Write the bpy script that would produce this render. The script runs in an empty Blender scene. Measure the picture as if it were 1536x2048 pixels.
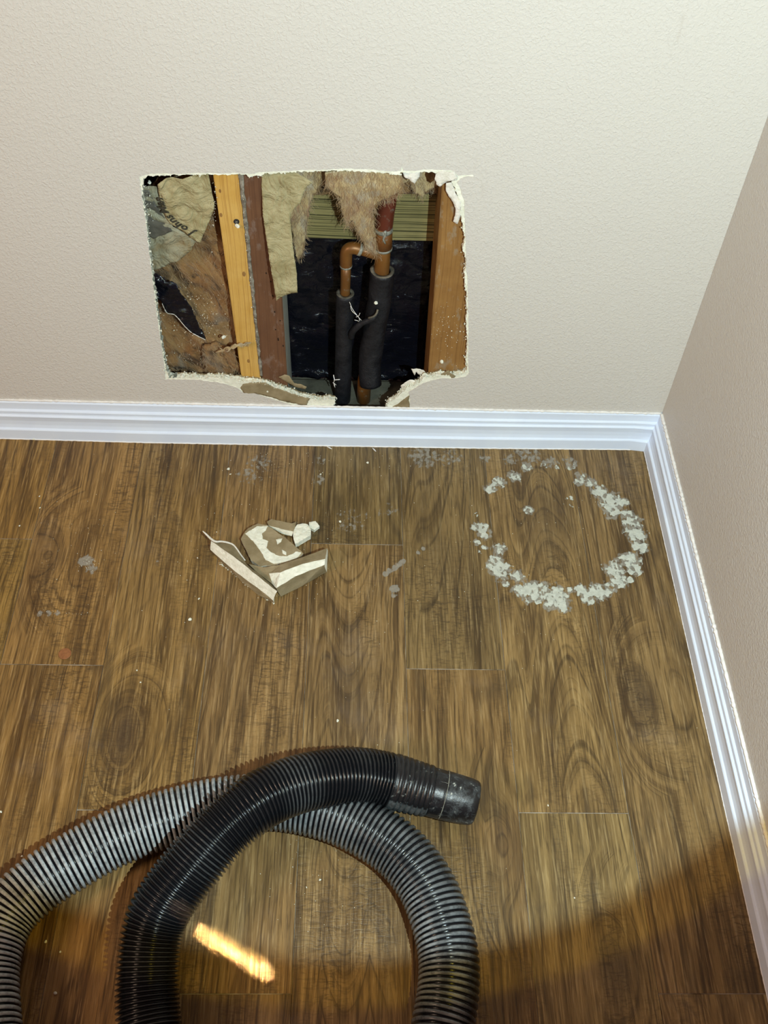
import bpy, bmesh, math, random
import numpy as np
from mathutils import Vector, Matrix, noise as mn
from mathutils.geometry import delaunay_2d_cdt, tessellate_polygon
random.seed(7)
S = bpy.context.scene
COL = S.collection

# ---------------------------------------------------------------- camera
FPX, PITCH, YAW, ROLL = 2062.42, -0.893, -0.059, 0.063
CAM = np.array([-0.465, -1.2316, 1.3477])
def _rot():
    cp, sp, cy, sy, cr, sr = math.cos(PITCH), math.sin(PITCH), math.cos(YAW), math.sin(YAW), math.cos(ROLL), math.sin(ROLL)
    Bm = np.array([[1, 0, 0], [0, 0, -1], [0, 1, 0]], float)
    return (np.array([[cy, -sy, 0], [sy, cy, 0], [0, 0, 1]]) @ np.array([[1, 0, 0], [0, cp, -sp], [0, sp, cp]])
            @ Bm @ np.array([[cr, -sr, 0], [sr, cr, 0], [0, 0, 1]]))
RC = _rot()
cd = bpy.data.cameras.new('camera'); cam = bpy.data.objects.new('camera', cd); COL.objects.link(cam)
cd.sensor_fit = 'HORIZONTAL'; cd.sensor_width = 36.0; cd.lens = FPX * 36.0 / 1536.0
cd.clip_start = 0.02
m4 = Matrix([[*RC[0], CAM[0]], [*RC[1], CAM[1]], [*RC[2], CAM[2]], [0, 0, 0, 1]])
cam.matrix_world = m4
S.camera = cam

# ---------------------------------------------------------------- world, lamps, exposure
w = bpy.data.worlds.new('world'); S.world = w; w.use_nodes = True
bg = w.node_tree.nodes['Background']; bg.inputs[0].default_value = (1.0, 0.53, 0.50, 1); bg.inputs[1].default_value = 0.15
AIMX, AIMZ, HALF = -0.4547, 0.2193, 36.25
LAMP = Vector((-0.20, -1.20, 1.22)); AIM = Vector((AIMX, 0.014, AIMZ))
def spot(name, energy, color, half, blend, size, loc=LAMP, aim=AIM):
    l = bpy.data.lights.new(name, 'SPOT'); l.energy = energy; l.color = color
    l.spot_size = 2 * math.radians(half); l.spot_blend = blend; l.shadow_soft_size = size
    o = bpy.data.objects.new(name, l); COL.objects.link(o); o.location = loc
    o.rotation_euler = (aim - loc).to_track_quat('-Z', 'Y').to_euler(); return o
spot('work_lamp', 62, (0.73, 1.0, 1.17), HALF - 1.0, 0.085, 0.004)
spot('work_lamp_fringe', 17, (1.0, 0.74, 0.05), HALF + 1.2, 0.05, 0.004)
rl = bpy.data.lights.new('warm_left_fill', 'AREA'); rl.shape = 'DISK'; rl.size = 0.5; rl.energy = 25; rl.color = (1.0, 0.70, 0.49)  # unseen warm fill, added to brighten the left of wall and floor
rlo = bpy.data.objects.new('warm_left_fill', rl); COL.objects.link(rlo); rlo.location = (-2.3, -1.7, 1.7)
rlo.rotation_euler = (Vector((-0.9, 0, .4)) - rlo.location).to_track_quat('-Z', 'Y').to_euler()
# a narrow shaft of low sun coming in over the viewer's shoulder
sl = bpy.data.lights.new('sun_sliver', 'AREA'); sl.shape = 'RECTANGLE'; sl.size = 0.30; sl.size_y = 0.006
sl.energy = 0.11; sl.color = (1.0, 0.62, 0.33); sl.spread = math.radians(0.75)
slo = bpy.data.objects.new('sun_sliver', sl); COL.objects.link(slo)
S.view_settings.view_transform = 'Standard'; S.view_settings.look = 'None'
S.view_settings.gamma = 1.0; S.view_settings.use_curve_mapping = False; S.view_settings.exposure = 0.0
S.cycles.use_denoising = True

# ---------------------------------------------------------------- measuring helpers (photo point -> place in the room)
def ray(px, py):
    d = RC @ np.array([(px - 768) / FPX, -(py - 1024) / FPX, -1.0]); return d
def on_floor(px, py, z=0.0):
    d = ray(px, py); s = (z - CAM[2]) / d[2]; return Vector(CAM + d * s)
def on_wall(px, py, y=0.0141):
    d = ray(px, py); s = (y - CAM[1]) / d[1]; return Vector(CAM + d * s)
YW = 0.0141          # painted wall face
XR = 0.0647          # front of the right skirting
a_, b_ = on_floor(364, 1840), on_floor(540, 1950)
mid = (a_ + b_) / 2; dr = (b_ - a_); sl.size = dr.length * 0.97
slo.location = Vector((mid.x + .05, mid.y - .25, 1.9))
zax = (slo.location - mid).normalized(); xax = (dr - zax * dr.dot(zax)).normalized(); yax = zax.cross(xax)
slo.matrix_world = Matrix([[xax.x, yax.x, zax.x, slo.location.x], [xax.y, yax.y, zax.y, slo.location.y], [xax.z, yax.z, zax.z, slo.location.z], [0, 0, 0, 1]])

# ---------------------------------------------------------------- material helpers
class B:
    def __init__(s, name):
        s.mat = bpy.data.materials.new(name); s.mat.use_nodes = True; s.t = s.mat.node_tree
        s.t.nodes.clear(); s.out = s.t.nodes.new('ShaderNodeOutputMaterial')
        s.co = s.n('ShaderNodeTexCoord').outputs['Object']
    def n(s, typ, ins=None, **pr):
        nd = s.t.nodes.new(typ)
        for k, v in pr.items(): setattr(nd, k, v)
        for k, v in (ins or {}).items():
            sk = nd.inputs[k]
            if isinstance(v, bpy.types.NodeSocket): s.t.links.new(v, sk)
            else: sk.default_value = v
        return nd
    def m(s, op, a, b=0.0, c=0.0, clamp=False):
        return s.n('ShaderNodeMath', {0: a, 1: b, 2: c}, operation=op, use_clamp=clamp).outputs[0]
    def vec(s, x, y, z=0.0):
        return s.n('ShaderNodeCombineXYZ', {0: x, 1: y, 2: z}).outputs[0]
    def sep(s, v):
        o = s.n('ShaderNodeSeparateXYZ', {0: v}).outputs; return o[0], o[1], o[2]
    def scl(s, v, sc, off=(0, 0, 0)):
        return s.n('ShaderNodeMapping', {'Vector': v, 'Scale': sc, 'Location': off}).outputs[0]
    def noise(s, v, scale=1.0, detail=3.0, rough=0.55, dist=0.0):
        return s.n('ShaderNodeTexNoise', {'Vector': v, 'Scale': scale, 'Detail': detail, 'Roughness': rough, 'Distortion': dist}).outputs['Fac']
    def rng(s, v, a, b, c=0.0, d=1.0):
        return s.n('ShaderNodeMapRange', {0: v, 1: a, 2: b, 3: c, 4: d}).outputs[0]
    def mix(s, f, a, b, mode='MIX'):
        nd = s.n('ShaderNodeMix', data_type='RGBA', blend_type=mode)
        def st(i, v):
            if isinstance(v, bpy.types.NodeSocket): s.t.links.new(v, nd.inputs[i])
            else: nd.inputs[i].default_value = v if not isinstance(v, tuple) or len(v) == 4 else (*v, 1)
        st(0, f); st(6, a); st(7, b); return nd.outputs[2]
    def attr(s, name, typ='OBJECT'):
        return s.n('ShaderNodeAttribute', attribute_name=name, attribute_type=typ).outputs['Fac']
    def rand(s): return s.n('ShaderNodeObjectInfo').outputs['Random']
    def bump(s, h, dist, strength=1.0, normal=None):
        i = {'Height': h, 'Distance': dist, 'Strength': strength}
        if normal: i['Normal'] = normal
        return s.n('ShaderNodeBump', i).outputs[0]
    def done(s, col, rough=0.6, normal=None, spec=0.5, metal=0.0, alpha=None, coat=0.0, sheen=0.0, sub=0.0):
        i = {'Base Color': col if isinstance(col, bpy.types.NodeSocket) else (*col, 1), 'Roughness': rough,
             'Specular IOR Level': spec, 'Metallic': metal, 'Coat Weight': coat, 'Sheen Weight': sheen}
        if normal: i['Normal'] = normal
        if alpha is not None: i['Alpha'] = alpha
        p = s.n('ShaderNodeBsdfPrincipled', i); s.t.links.new(p.outputs[0], s.out.inputs[0]); return s.mat

def mat_wall():
    b = B('wall_paint')
    n1 = b.noise(b.co, 520, 3, .6, .4); n2 = b.noise(b.co, 230, 2, .5, .8); big = b.noise(b.co, 3, 2)
    h = b.m('ADD', b.m('MULTIPLY', n1, .55), b.m('MULTIPLY', b.rng(n2, .42, .7), .7))
    c = b.mix(big, (0.60, 0.58, 0.54), (0.635, 0.615, 0.575))
    scuff = b.rng(b.noise(b.scl(b.co, (40, 40, 12)), 1, 4), .70, .76)
    c = b.mix(b.m('MULTIPLY', scuff, .25), c, (.45, .40, .34))
    return b.done(c, .55, b.bump(h, .0008, .75), .35)
def mat_flat(name, c1, c2, scale=40, rough=.8, bscale=300, bd=.0006, spec=.3, det=4, lo=.35, hi=.65, coat=0.0):
    b = B(name)
    f = b.rng(b.noise(b.co, scale, det, .6), lo, hi)
    h = b.noise(b.co, bscale, 4, .65)
    return b.done(b.mix(f, c1, c2), rough, b.bump(h, bd, 1.0), spec, coat=coat)
def mat_floor():
    b = B('oak_laminate'); x, y, z = b.sep(b.co)
    r = b.rand(); r1 = b.m('MULTIPLY', r, 57.0); r2 = b.m('FRACT', b.m('MULTIPLY', r, 13.7)); r3 = b.m('FRACT', b.m('MULTIPLY', r, 71.3))
    kx, ky, cath, knot, sg, warm = [b.attr(k) for k in ('kx', 'ky', 'cath', 'knot', 'sg', 'warm')]
    def nz(sx, sy, det=3, rough=.55, dist=0.0, off=0.0):
        return b.noise(b.vec(b.m('MULTIPLY', x, sx), b.m('MULTIPLY', y, sy), b.m('ADD', r1, off)), 1, det, rough, dist)
    wob = nz(9, 2.2, 2, .5, 0, 3); wob2 = nz(40, 14, 2, .5, 0, 9)
    xs = b.m('ADD', x, b.m('MULTIPLY', b.m('SUBTRACT', wob, .5), .045))
    dx = b.m('SUBTRACT', xs, kx); dy = b.m('SUBTRACT', y, ky)
    straight = b.m('MULTIPLY', xs, 230.0)
    par = b.m('ADD', b.m('MULTIPLY', dy, sg), b.m('MULTIPLY', b.m('MULTIPLY', dx, dx), 72.0))
    par = b.m('MULTIPLY', b.m('ADD', par, b.m('MULTIPLY', wob2, .012)), 62.0)
    ell = b.m('SQRT', b.m('ADD', b.m('MULTIPLY', b.m('MULTIPLY', dx, dx), 5.0), b.m('MULTIPLY', b.m('MULTIPLY', dy, dy), 1.0)))
    rings = b.m('MULTIPLY', b.m('ADD', ell, b.m('MULTIPLY', wob2, .012)), 170.0)
    kw = b.m('MULTIPLY', knot, b.rng(ell, .07, .15, 1.0, 0.0))
    cw = b.m('MULTIPLY', cath, b.rng(b.m('ABSOLUTE', dx), .03, .07, 1.0, 0.25))
    F = b.m('ADD', b.m('MULTIPLY', straight, b.m('SUBTRACT', 1.0, cw)), b.m('MULTIPLY', par, cw))
    F = b.m('ADD', b.m('MULTIPLY', F, b.m('SUBTRACT', 1.0, kw)), b.m('MULTIPLY', rings, kw))
    g = b.noise(b.vec(F, b.m('MULTIPLY', y, 2.0), r1), 1.0, 3, .62)          # growth rings
    g2 = b.noise(b.vec(b.m('MULTIPLY', F, .32), b.m('MULTIPLY', y, 1.5), b.m('ADD', r1, 4)), 1.0, 2, .5)
    streak = nz(26, 2.6, 4, .6, .5, 20); fib = nz(330, 15, 3, .65, .3, 30); fib2 = nz(120, 4, 4, .7, .4, 40)
    chat = nz(60, 210, 3, .6, 1.2, 50); cm = b.rng(nz(12, 4, 2, .5, 0, 60), .50, .66)
    blot = b.rng(nz(22, 7, 3, .6, .8, 70), .56, .74)
    c = b.mix(b.rng(streak, .34, .66), (.082, .049, .0165), (.215, .140, .048))
    c = b.mix(b.m('MULTIPLY', b.rng(g2, .42, .60), .55), c, (.30, .20, .072))
    c = b.mix(b.m('MULTIPLY', b.rng(g, .48, .34), .72), c, (.040, .024, .008))
    c = b.mix(b.m('MULTIPLY', b.rng(fib2, .46, .32), .50), c, (.042, .026, .009))
    c = b.mix(b.m('MULTIPLY', b.rng(fib2, .56, .70), .42), c, (.37, .26, .105))
    c = b.mix(b.m('MULTIPLY', b.rng(fib, .46, .36), .58), c, (.036, .022, .008))
    c = b.mix(b.m('MULTIPLY', b.rng(fib, .54, .66), .45), c, (.42, .31, .14))
    c = b.mix(b.m('MULTIPLY', b.m('MULTIPLY', b.rng(chat, .50, .40), cm), .55), c, (.040, .025, .010))
    c = b.mix(b.m('MULTIPLY', blot, .55), c, (.055, .038, .018))
    core = b.m('MULTIPLY', knot, b.rng(ell, .020, .075, .75, 0.0))
    c = b.mix(core, c, (.045, .030, .018))
    ccore = b.m('MULTIPLY', cath, b.rng(ell, .02, .13, .45, 0.0))
    c = b.mix(ccore, c, (.060, .042, .022))
    hs = b.n('ShaderNodeHueSaturation', {'Hue': b.m('ADD', .5, b.m('MULTIPLY', b.m('SUBTRACT', r2, .5), .016)), 'Saturation': b.m('ADD', .97, b.m('MULTIPLY', warm, .12)),
                                         'Value': b.m('ADD', .88, b.m('ADD', b.m('MULTIPLY', r3, .22), b.m('MULTIPLY', warm, .18))), 'Color': c}).outputs[0]
    c = b.mix(b.m('MULTIPLY', warm, .55), hs, b.mix(1.0, hs, (1.12, .88, .70), 'MULTIPLY'))
    dust = b.rng(b.noise(b.n('ShaderNodeNewGeometry').outputs['Position'], 6, 5, .65), .56, .80)
    c = b.mix(b.m('MULTIPLY', dust, .10), c, (.50, .45, .42))
    h = b.m('ADD', b.m('MULTIPLY', fib, .8), b.m('ADD', b.m('MULTIPLY', b.m('MULTIPLY', chat, cm), .8), b.m('ADD', b.m('MULTIPLY', g, .35), b.m('MULTIPLY', fib2, .7))))
    return b.done(c, b.rng(fib2, .3, .7, .52, .34), b.bump(h, .0011, .9), .38)
def mat_lumber(name, c1, c2, dark, axis='z', freq=330, stain=None, rough=.62, k=.8):
    b = B(name); x, y, z = b.sep(b.co)
    if axis == 'z': u, v = x, z
    else: u, v = z, x
    uu = b.m('ADD', u, b.m('MULTIPLY', b.noise(b.vec(b.m('MULTIPLY', u, 7), b.m('MULTIPLY', v, 2.5), 1), 1, 2), .02))
    g = b.noise(b.vec(b.m('MULTIPLY', uu, freq), b.m('MULTIPLY', v, 1.5), b.m('MULTIPLY', y, 12)), 1, 2, .5)
    f = b.noise(b.vec(b.m('MULTIPLY', u, 900), b.m('MULTIPLY', v, 30), y), 1, 2, .5)
    c = b.mix(b.rng(b.noise(b.co, 25, 3), .3, .7), c1, c2)
    c = b.mix(b.m('MULTIPLY', b.rng(g, .52, .40), k), c, dark)
    c = b.mix(b.m('MULTIPLY', b.rng(f, .45, .3), .3), c, dark)
    if stain: c = b.mix(b.m('MULTIPLY', b.rng(b.noise(b.scl(b.co, (60, 60, 30)), 1, 5, .7), .56, .66), .7), c, stain)
    return b.done(c, rough, b.bump(b.m('ADD', g, f), .0006, .6), .3)
def mat_hose():
    b = B('hose_plastic'); d = b.attr('dust', 'GEOMETRY'); cr = b.attr('crest', 'GEOMETRY'); up = b.attr('up', 'GEOMETRY')
    n1 = b.noise(b.co, 45, 5, .7); n2 = b.noise(b.co, 190, 4, .7)
    f = b.m('MULTIPLY', d, b.rng(cr, .45, .80)); f = b.m('MULTIPLY', f, b.rng(b.m('ADD', b.m('MULTIPLY', n1, .6), b.m('MULTIPLY', n2, .5)), .40, .60, .35, 1.0))
    f = b.m('MULTIPLY', f, b.rng(up, -.3, .25))
    spl = b.m('MULTIPLY', b.rng(b.noise(b.co, 75, 6, .75), .63, .69), b.attr('splash', 'GEOMETRY'))
    c = b.mix(b.m('MULTIPLY', f, .92), (.0045, .0052, .0068), (.42, .47, .49))
    c = b.mix(b.m('MULTIPLY', spl, .8), c, (.50, .52, .50))
    return b.done(c, b.m('ADD', .20, b.m('MULTIPLY', f, .45)), b.bump(n2, .0003, .4), .42)
def mat_black_film():
    b = B('black_plastic_film')
    h = b.noise(b.scl(b.co, (18, 18, 45)), 1, 5, .6, 1.5); h2 = b.noise(b.co, 70, 4, .6, 1.0)
    sc = b.rng(b.noise(b.scl(b.co, (50, 50, 260)), 1, 4, .7, .4), .67, .75)  # pale streaks, glints on the film painted into its colour
    c = b.mix(b.m('MULTIPLY', sc, .30), (.0045, .005, .009), (.25, .27, .32))
    return b.done(c, .15, b.bump(b.m('ADD', h, b.m('MULTIPLY', h2, .2)), .005, .8), .40)
def mat_copper():
    b = B('aged_copper'); t = b.attr('tone', 'OBJECT')
    n1 = b.noise(b.co, 90, 4, .6); n2 = b.noise(b.scl(b.co, (40, 40, 12)), 1, 3)
    c = b.mix(b.rng(n2, .35, .65), (.235, .105, .022), (.165, .070, .018))
    c = b.mix(t, c, (.13, .028, .018))
    c = b.mix(b.m('MULTIPLY', b.rng(n1, .60, .72), .5), c, (.26, .33, .28))
    return b.done(c, b.rng(n1, .3, .7, .34, .5), b.bump(n1, .0003, .5), .5, metal=.30)
def mat_wool(name, a, bb, dark, grey, ang=.6):
    b = B(name)
    v = b.n('ShaderNodeMapping', {'Vector': b.co, 'Rotation': (0, ang, 0)}).outputs[0]
    f = b.rng(b.noise(b.scl(v, (34, 20, 12)), 1, 4, .6, 1.2), .34, .62)
    fi = b.noise(b.scl(v, (330, 90, 42)), 1, 4, .65, 2.6); fi2 = b.noise(b.scl(v, (60, 90, 300)), 1, 4, .65, 2.6)
    c = b.mix(f, a, bb)
    c = b.mix(b.m('MULTIPLY', b.rng(b.noise(b.scl(v, (24, 24, 14), (3, 1, 2)), 1, 3, .6, 1.0), .54, .66), .8), c, grey)
    c = b.mix(b.m('MULTIPLY', b.rng(b.noise(b.scl(v, (38, 30, 18), (7, 3, 1)), 1, 5, .65, 1.4), .47, .35), .9), c, dark)
    c = b.mix(b.m('MULTIPLY', b.rng(fi, .44, .32), .45), c, dark)
    c = b.mix(b.m('MULTIPLY', b.rng(fi, .56, .70), .50), c, bb)
    c = b.mix(b.m('MULTIPLY', b.rng(fi2, .60, .72), .30), c, grey)
    return b.done(c, .45, b.bump(b.m('ADD', fi, b.m('MULTIPLY', fi2, .5)), .0022, .9), .42, sheen=.1)
def mat_paper(name, a, bb, wet=.4):
    b = B(name)
    f = b.rng(b.noise(b.co, 38, 4, .6), .35, .62); cr = b.noise(b.co, 30, 4, .55, 1.6); fi = b.noise(b.co, 420, 3, .7)
    c = b.mix(f, a, bb); c = b.mix(b.m('MULTIPLY', b.rng(fi, .40, .28), .25), c, (.16, .12, .06))
    return b.done(c, .55, b.bump(b.m('ADD', cr, b.m('MULTIPLY', fi, .06)), .011, .9), .35)
def mat_film(name, col, amount, ns=55, lo=.42, hi=.62):
    b = B(name); d = b.attr('dens', 'GEOMETRY')
    n1 = b.noise(b.co, ns, 6, .7, .3); st = b.noise(b.scl(b.co, (420, 34, 1)), 1, 3, .6)
    a = b.m('ADD', b.m('MULTIPLY', n1, .55), b.m('MULTIPLY', st, .45))
    a = b.m('ADD', a, b.m('MULTIPLY', b.m('SUBTRACT', d, .5), .55))
    a = b.m('MULTIPLY', b.rng(a, lo, hi), amount)
    c = b.mix(b.rng(b.noise(b.co, 110, 4, .6), .3, .7), col, tuple(v * .72 for v in col))
    return b.done(c, .85, b.bump(n1, .0012, 1.0), .15, alpha=a)

MW = mat_wall(); MF = mat_floor()
MBASE = mat_flat('skirting_paint', (.71, .81, .97), (.75, .85, .99), 14, .42, 60, .0002, .4)
MCAULK = mat_flat('caulk', (.90, .90, .89), (.78, .78, .76), 60, .6, 160, .0012, .3)
MGYP = mat_flat('gypsum', (.78, .76, .62), (.86, .85, .74), 60, .9, 260, .0012, .15)
MGYPW = mat_flat('gypsum_bright', (.74, .76, .64), (.90, .92, .81), 110, .9, 220, .0014, .15)
MPEEL = mat_flat('torn_white_paper', (.86, .84, .78), (.66, .64, .56), 90, .85, 200, .0018, .15)
MCUT = mat_flat('cut_board_edge', (.14, .17, .15), (.58, .60, .52), 90, .9, 240, .002, .15)
MKB = mat_flat('board_back_paper', (.22, .175, .095), (.34, .28, .17), 30, .8, 300, .0006, .25)
MPAP = mat_paper('kraft_paper', (.29, .25, .125), (.43, .385, .22))
MPAP2 = mat_paper('kraft_paper_wet', (.25, .20, .105), (.33, .34, .25))
MDARKP = mat_flat('tarred_paper', (.075, .075, .065), (.13, .125, .10), 60, .5, 120, .001, .5)
MWOOL = mat_wool('brown_glass_wool', (.23, .105, .028), (.34, .215, .088), (.040, .022, .009), (.24, .20, .15))
MWOOL2 = mat_wool('buff_glass_wool', (.55, .40, .19), (.64, .53, .31), (.32, .17, .09), (.46, .42, .34), .15)
MFIB = mat_flat('glass_fibre', (.36, .24, .12), (.50, .40, .27), 60, .5, 100, .0001, .4)
MPINE = mat_lumber('yellow_pine', (.56, .33, .075), (.64, .41, .12), (.34, .17, .040), 'z', 620, None, k=.50)
MBROWN = mat_lumber('brown_stained_stud', (.125, .060, .032), (.165, .080, .040), (.075, .032, .017), 'z', 420, (.20, .14, .11), k=.35)
MRSTUD = mat_lumber('dusty_pine_stud', (.24, .120, .034), (.32, .175, .055), (.16, .075, .022), 'z', 420, (.30, .24, .16), k=.45)
MTREAT = mat_lumber('pressure_treated_board', (.25, .215, .085), (.31, .265, .115), (.045, .044, .018), 'x', 340, None, .6, .95)
MPLATE = mat_flat('grimy_sill_plate', (.07, .072, .055), (.13, .13, .10), 30, .85, 120, .001, .2)
MSIDE = mat_flat('grey_stud_side', (.26, .28, .25), (.34, .36, .33), 40, .8, 120, .001, .2)
MBLACK = mat_black_film(); MCOP = mat_copper()
MSOLD = mat_flat('solder', (.15, .16, .13), (.30, .31, .27), 160, .4, 200, .0006, .6)
MFOAM = mat_flat('black_pipe_foam', (.0055, .0062, .0088), (.015, .016, .020), 50, .52, 130, .0018, .35)
MFOAMC = mat_flat('foam_cut_face', (.07, .065, .05), (.20, .18, .14), 90, .9, 200, .001, .2)
MINK = mat_flat('black_ink', (.03, .03, .022), (.065, .06, .045), 200, .7, 200, .0001, .2)
MSCREW = mat_flat('black_screw', (.012, .012, .014), (.03, .03, .034), 200, .35, 200, .0002, .5)
MHOSE = mat_hose()
MCUFF = mat_film  # replaced below
def _cuff():
    b = B('dusty_cuff_rubber'); d = b.attr('dust', 'GEOMETRY')
    n1 = b.noise(b.co, 70, 6, .75, .4); n2 = b.noise(b.co, 200, 4, .7)
    f = b.m('MULTIPLY', b.rng(b.m('ADD', n1, b.m('MULTIPLY', b.m('SUBTRACT', d, .5), .30)), .50, .70), .75)
    spl = b.m('MULTIPLY', b.rng(n1, .61, .65), b.rng(d, .2, .7, .3, 1.0))
    c = b.mix(f, (.0070, .0075, .009), (.085, .10, .105)); c = b.mix(spl, c, (.48, .50, .45))
    return b.done(c, b.m('ADD', .34, b.m('MULTIPLY', f, .4)), b.bump(n2, .0005, .6), .5)
MCUFF = _cuff()
MCOIN = mat_flat('copper_coin', (.22, .085, .030), (.30, .125, .045), 300, .45, 500, .0003, .5)
MFILM = mat_film('dried_plaster_film', (.66, .70, .62), .93, 130, .45, .68)
MFILM2 = mat_film('faint_plaster_dust', (.50, .48, .41), .55, 150, .44, .70)
MUNDER = mat_flat('dusty_seam_base', (.12, .09, .055), (.52, .48, .42), 30, .9, 200, .0004, .1)  # dusty base that shows through the plank gaps

# ---------------------------------------------------------------- object helpers
def tag(o, label=None, cat=None, group=None, kind=None):
    if label: o['label'] = label
    if cat: o['category'] = cat
    if group: o['group'] = group
    if kind: o['kind'] = kind
    return o
def link(name, me, parent=None, mats=()):
    for m in mats: me.materials.append(m)
    o = bpy.data.objects.new(name, me); COL.objects.link(o)
    if parent: o.parent = parent
    return o
def mesh(name, vs, fs, mats, parent=None, smooth=False, mi=None, recalc=True):
    me = bpy.data.meshes.new(name); me.from_pydata([tuple(v) for v in vs], [], fs)
    if not isinstance(mats, (list, tuple)): mats = [mats]
    if mi is not None: me.polygons.foreach_set('material_index', mi)
    if recalc:
        bm = bmesh.new(); bm.from_mesh(me); bmesh.ops.recalc_face_normals(bm, faces=bm.faces); bm.to_mesh(me); bm.free()
    if smooth: me.polygons.foreach_set('use_smooth', [True] * len(me.polygons))
    me.update()
    return link(name, me, parent, mats)
def empty(name, loc=(0, 0, 0)):
    o = bpy.data.objects.new(name, None); COL.objects.link(o); o.location = loc; o.empty_display_size = .05
    return o
def settle(o, loc):
    """move a built thing's origin to loc, leaving its geometry where it is"""
    loc = Vector(loc)
    if o.type == 'MESH': o.data.transform(Matrix.Translation(-loc))
    o.location = loc
    for c in o.children:
        c.data.transform(Matrix.Translation(-loc)) if c.type == 'MESH' else None
        for g in c.children:
            if g.type == 'MESH': g.data.transform(Matrix.Translation(-loc))
    return o
def inside(P, poly):
    P = np.asarray(P); q = np.asarray(poly); n = len(q); r = np.zeros(len(P), bool); j = n - 1
    for i in range(n):
        xi, yi, xj, yj = q[i][0], q[i][1], q[j][0], q[j][1]
        if yi != yj:
            c = ((yi > P[:, 1]) != (yj > P[:, 1])) & (P[:, 0] < (xj - xi) * (P[:, 1] - yi) / (yj - yi) + xi); r ^= c
        j = i
    return r
def resample(poly, step, rag=0.0, closed=True, seed=0, fr=1.0):
    """resample an outline and roughen it sideways by up to rag"""
    out = []; n = len(poly)
    for i in range(n if closed else n - 1):
        a = Vector(poly[i][:2]); b = Vector(poly[(i + 1) % n][:2]); L = (b - a).length; k = max(1, int(round(L / step)))
        nrm = Vector((-(b - a).y, (b - a).x)) / max(L, 1e-9)
        for j in range(k):
            p = a.lerp(b, j / k)
            if rag:
                q = Vector((p.x / (step * 3.2) * fr, p.y / (step * 3.2) * fr, seed * 7.3)); q2 = q * 2.9
                p = p + nrm * rag * (mn.noise(q) * 1.0 + mn.noise(q2) * .7)
            out.append((p.x, p.y))
    if not closed: out.append(tuple(poly[-1][:2]))
    return out
def sheet(name, poly, fmap, bmap, step, mats, parent=None, smooth=True, seed=0, mis=(0, 0, 0)):
    """polygon (u,v) -> dense triangulated front (fmap) and back (bmap) joined by side faces"""
    rs = random.Random(seed + 11)
    us = [p[0] for p in poly]; vs_ = [p[1] for p in poly]
    gx = np.arange(min(us), max(us), step); gy = np.arange(min(vs_), max(vs_), step)
    G = np.array([(a + rs.uniform(-.3, .3) * step, c + rs.uniform(-.3, .3) * step) for a in gx for c in gy]).reshape(-1, 2)
    if len(G):
        G = G[inside(G, poly)]
        q = np.array(poly); keep = []
        for g in G:
            if np.min(np.sum((q - g) ** 2, 1)) > (step * .5) ** 2: keep.append(tuple(g))
    else: keep = []
    n = len(poly)
    V, E_, F_, *_r = delaunay_2d_cdt([Vector(p) for p in poly] + [Vector(k) for k in keep], [], [list(range(n))], 1, 1e-7)
    N = len(V); vs = [fmap(p.x, p.y) for p in V] + [bmap(p.x, p.y) for p in V]
    cnt = {}
    fs = []; mi = []
    for f in F_:
        fs.append(list(f)); mi.append(mis[0])
        for i in range(len(f)):
            e = (f[i], f[(i + 1) % len(f)]); cnt[frozenset(e)] = cnt.get(frozenset(e), 0) + 1
    ff = list(fs)
    for f in ff: fs.append([i + N for i in reversed(f)]); mi.append(mis[1])
    for f in ff:
        for i in range(len(f)):
            a, c = f[i], f[(i + 1) % len(f)]
            if cnt[frozenset((a, c))] == 1: fs.append([c, a, a + N, c + N]); mi.append(mis[2])
    return mesh(name, vs, fs, mats, parent, smooth, mi)
def fbm(x, y, z, o=4):
    s = 0; a = 1.0
    for i in range(o): s += a * mn.noise(Vector((x, y, z))); x, y, z, a = x * 2.03, y * 2.03, z * 2.03, a * .52
    return s
def crease(x, y, z, o=3):
    s = 0; a = 1.0
    for i in range(o): s += a * (1 - 2.2 * abs(mn.noise(Vector((x, y, z))))); x, y, z, a = x * 1.9, y * 1.9, z * 1.9, a * .55
    return s
def tube(pts, rad, seg=12, closed_ends=True):
    """points and radii -> verts, faces of a swept tube"""
    pts = [Vector(p) for p in pts]; n = len(pts); vs, fs = [], []
    rr = rad if isinstance(rad, (list, tuple)) else [rad] * n
    t0 = (pts[1] - pts[0]).normalized(); up = Vector((0, 0, 1)) if abs(t0.z) < .9 else Vector((1, 0, 0))
    nrm = (up - t0 * up.dot(t0)).normalized()
    for i in range(n):
        t = (pts[min(i + 1, n - 1)] - pts[max(i - 1, 0)]).normalized(); nrm = (nrm - t * nrm.dot(t)).normalized(); bi = t.cross(nrm)
        for k in range(seg):
            a = 2 * math.pi * k / seg; vs.append(pts[i] + (nrm * math.cos(a) + bi * math.sin(a)) * rr[i])
    for i in range(n - 1):
        for k in range(seg):
            fs.append([i * seg + k, i * seg + (k + 1) % seg, (i + 1) * seg + (k + 1) % seg, (i + 1) * seg + k])
    if closed_ends: fs.append(list(range(seg))[::-1]); fs.append([(n - 1) * seg + k for k in range(seg)])
    return vs, fs
def spline(pts, per=10):
    P = [np.array(p, float) for p in pts]; P = [2 * P[0] - P[1]] + P + [2 * P[-1] - P[-2]]; out = []
    for i in range(1, len(P) - 2):
        a, b, c, d = P[i - 1:i + 3]
        for j in range(per):
            t = j / per; out.append(.5 * (2 * b + (c - a) * t + (2 * a - 5 * b + 4 * c - d) * t * t + (3 * b - 3 * c + d - a) * t ** 3))
    out.append(P[-2]); return [Vector(o) for o in out]
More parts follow.
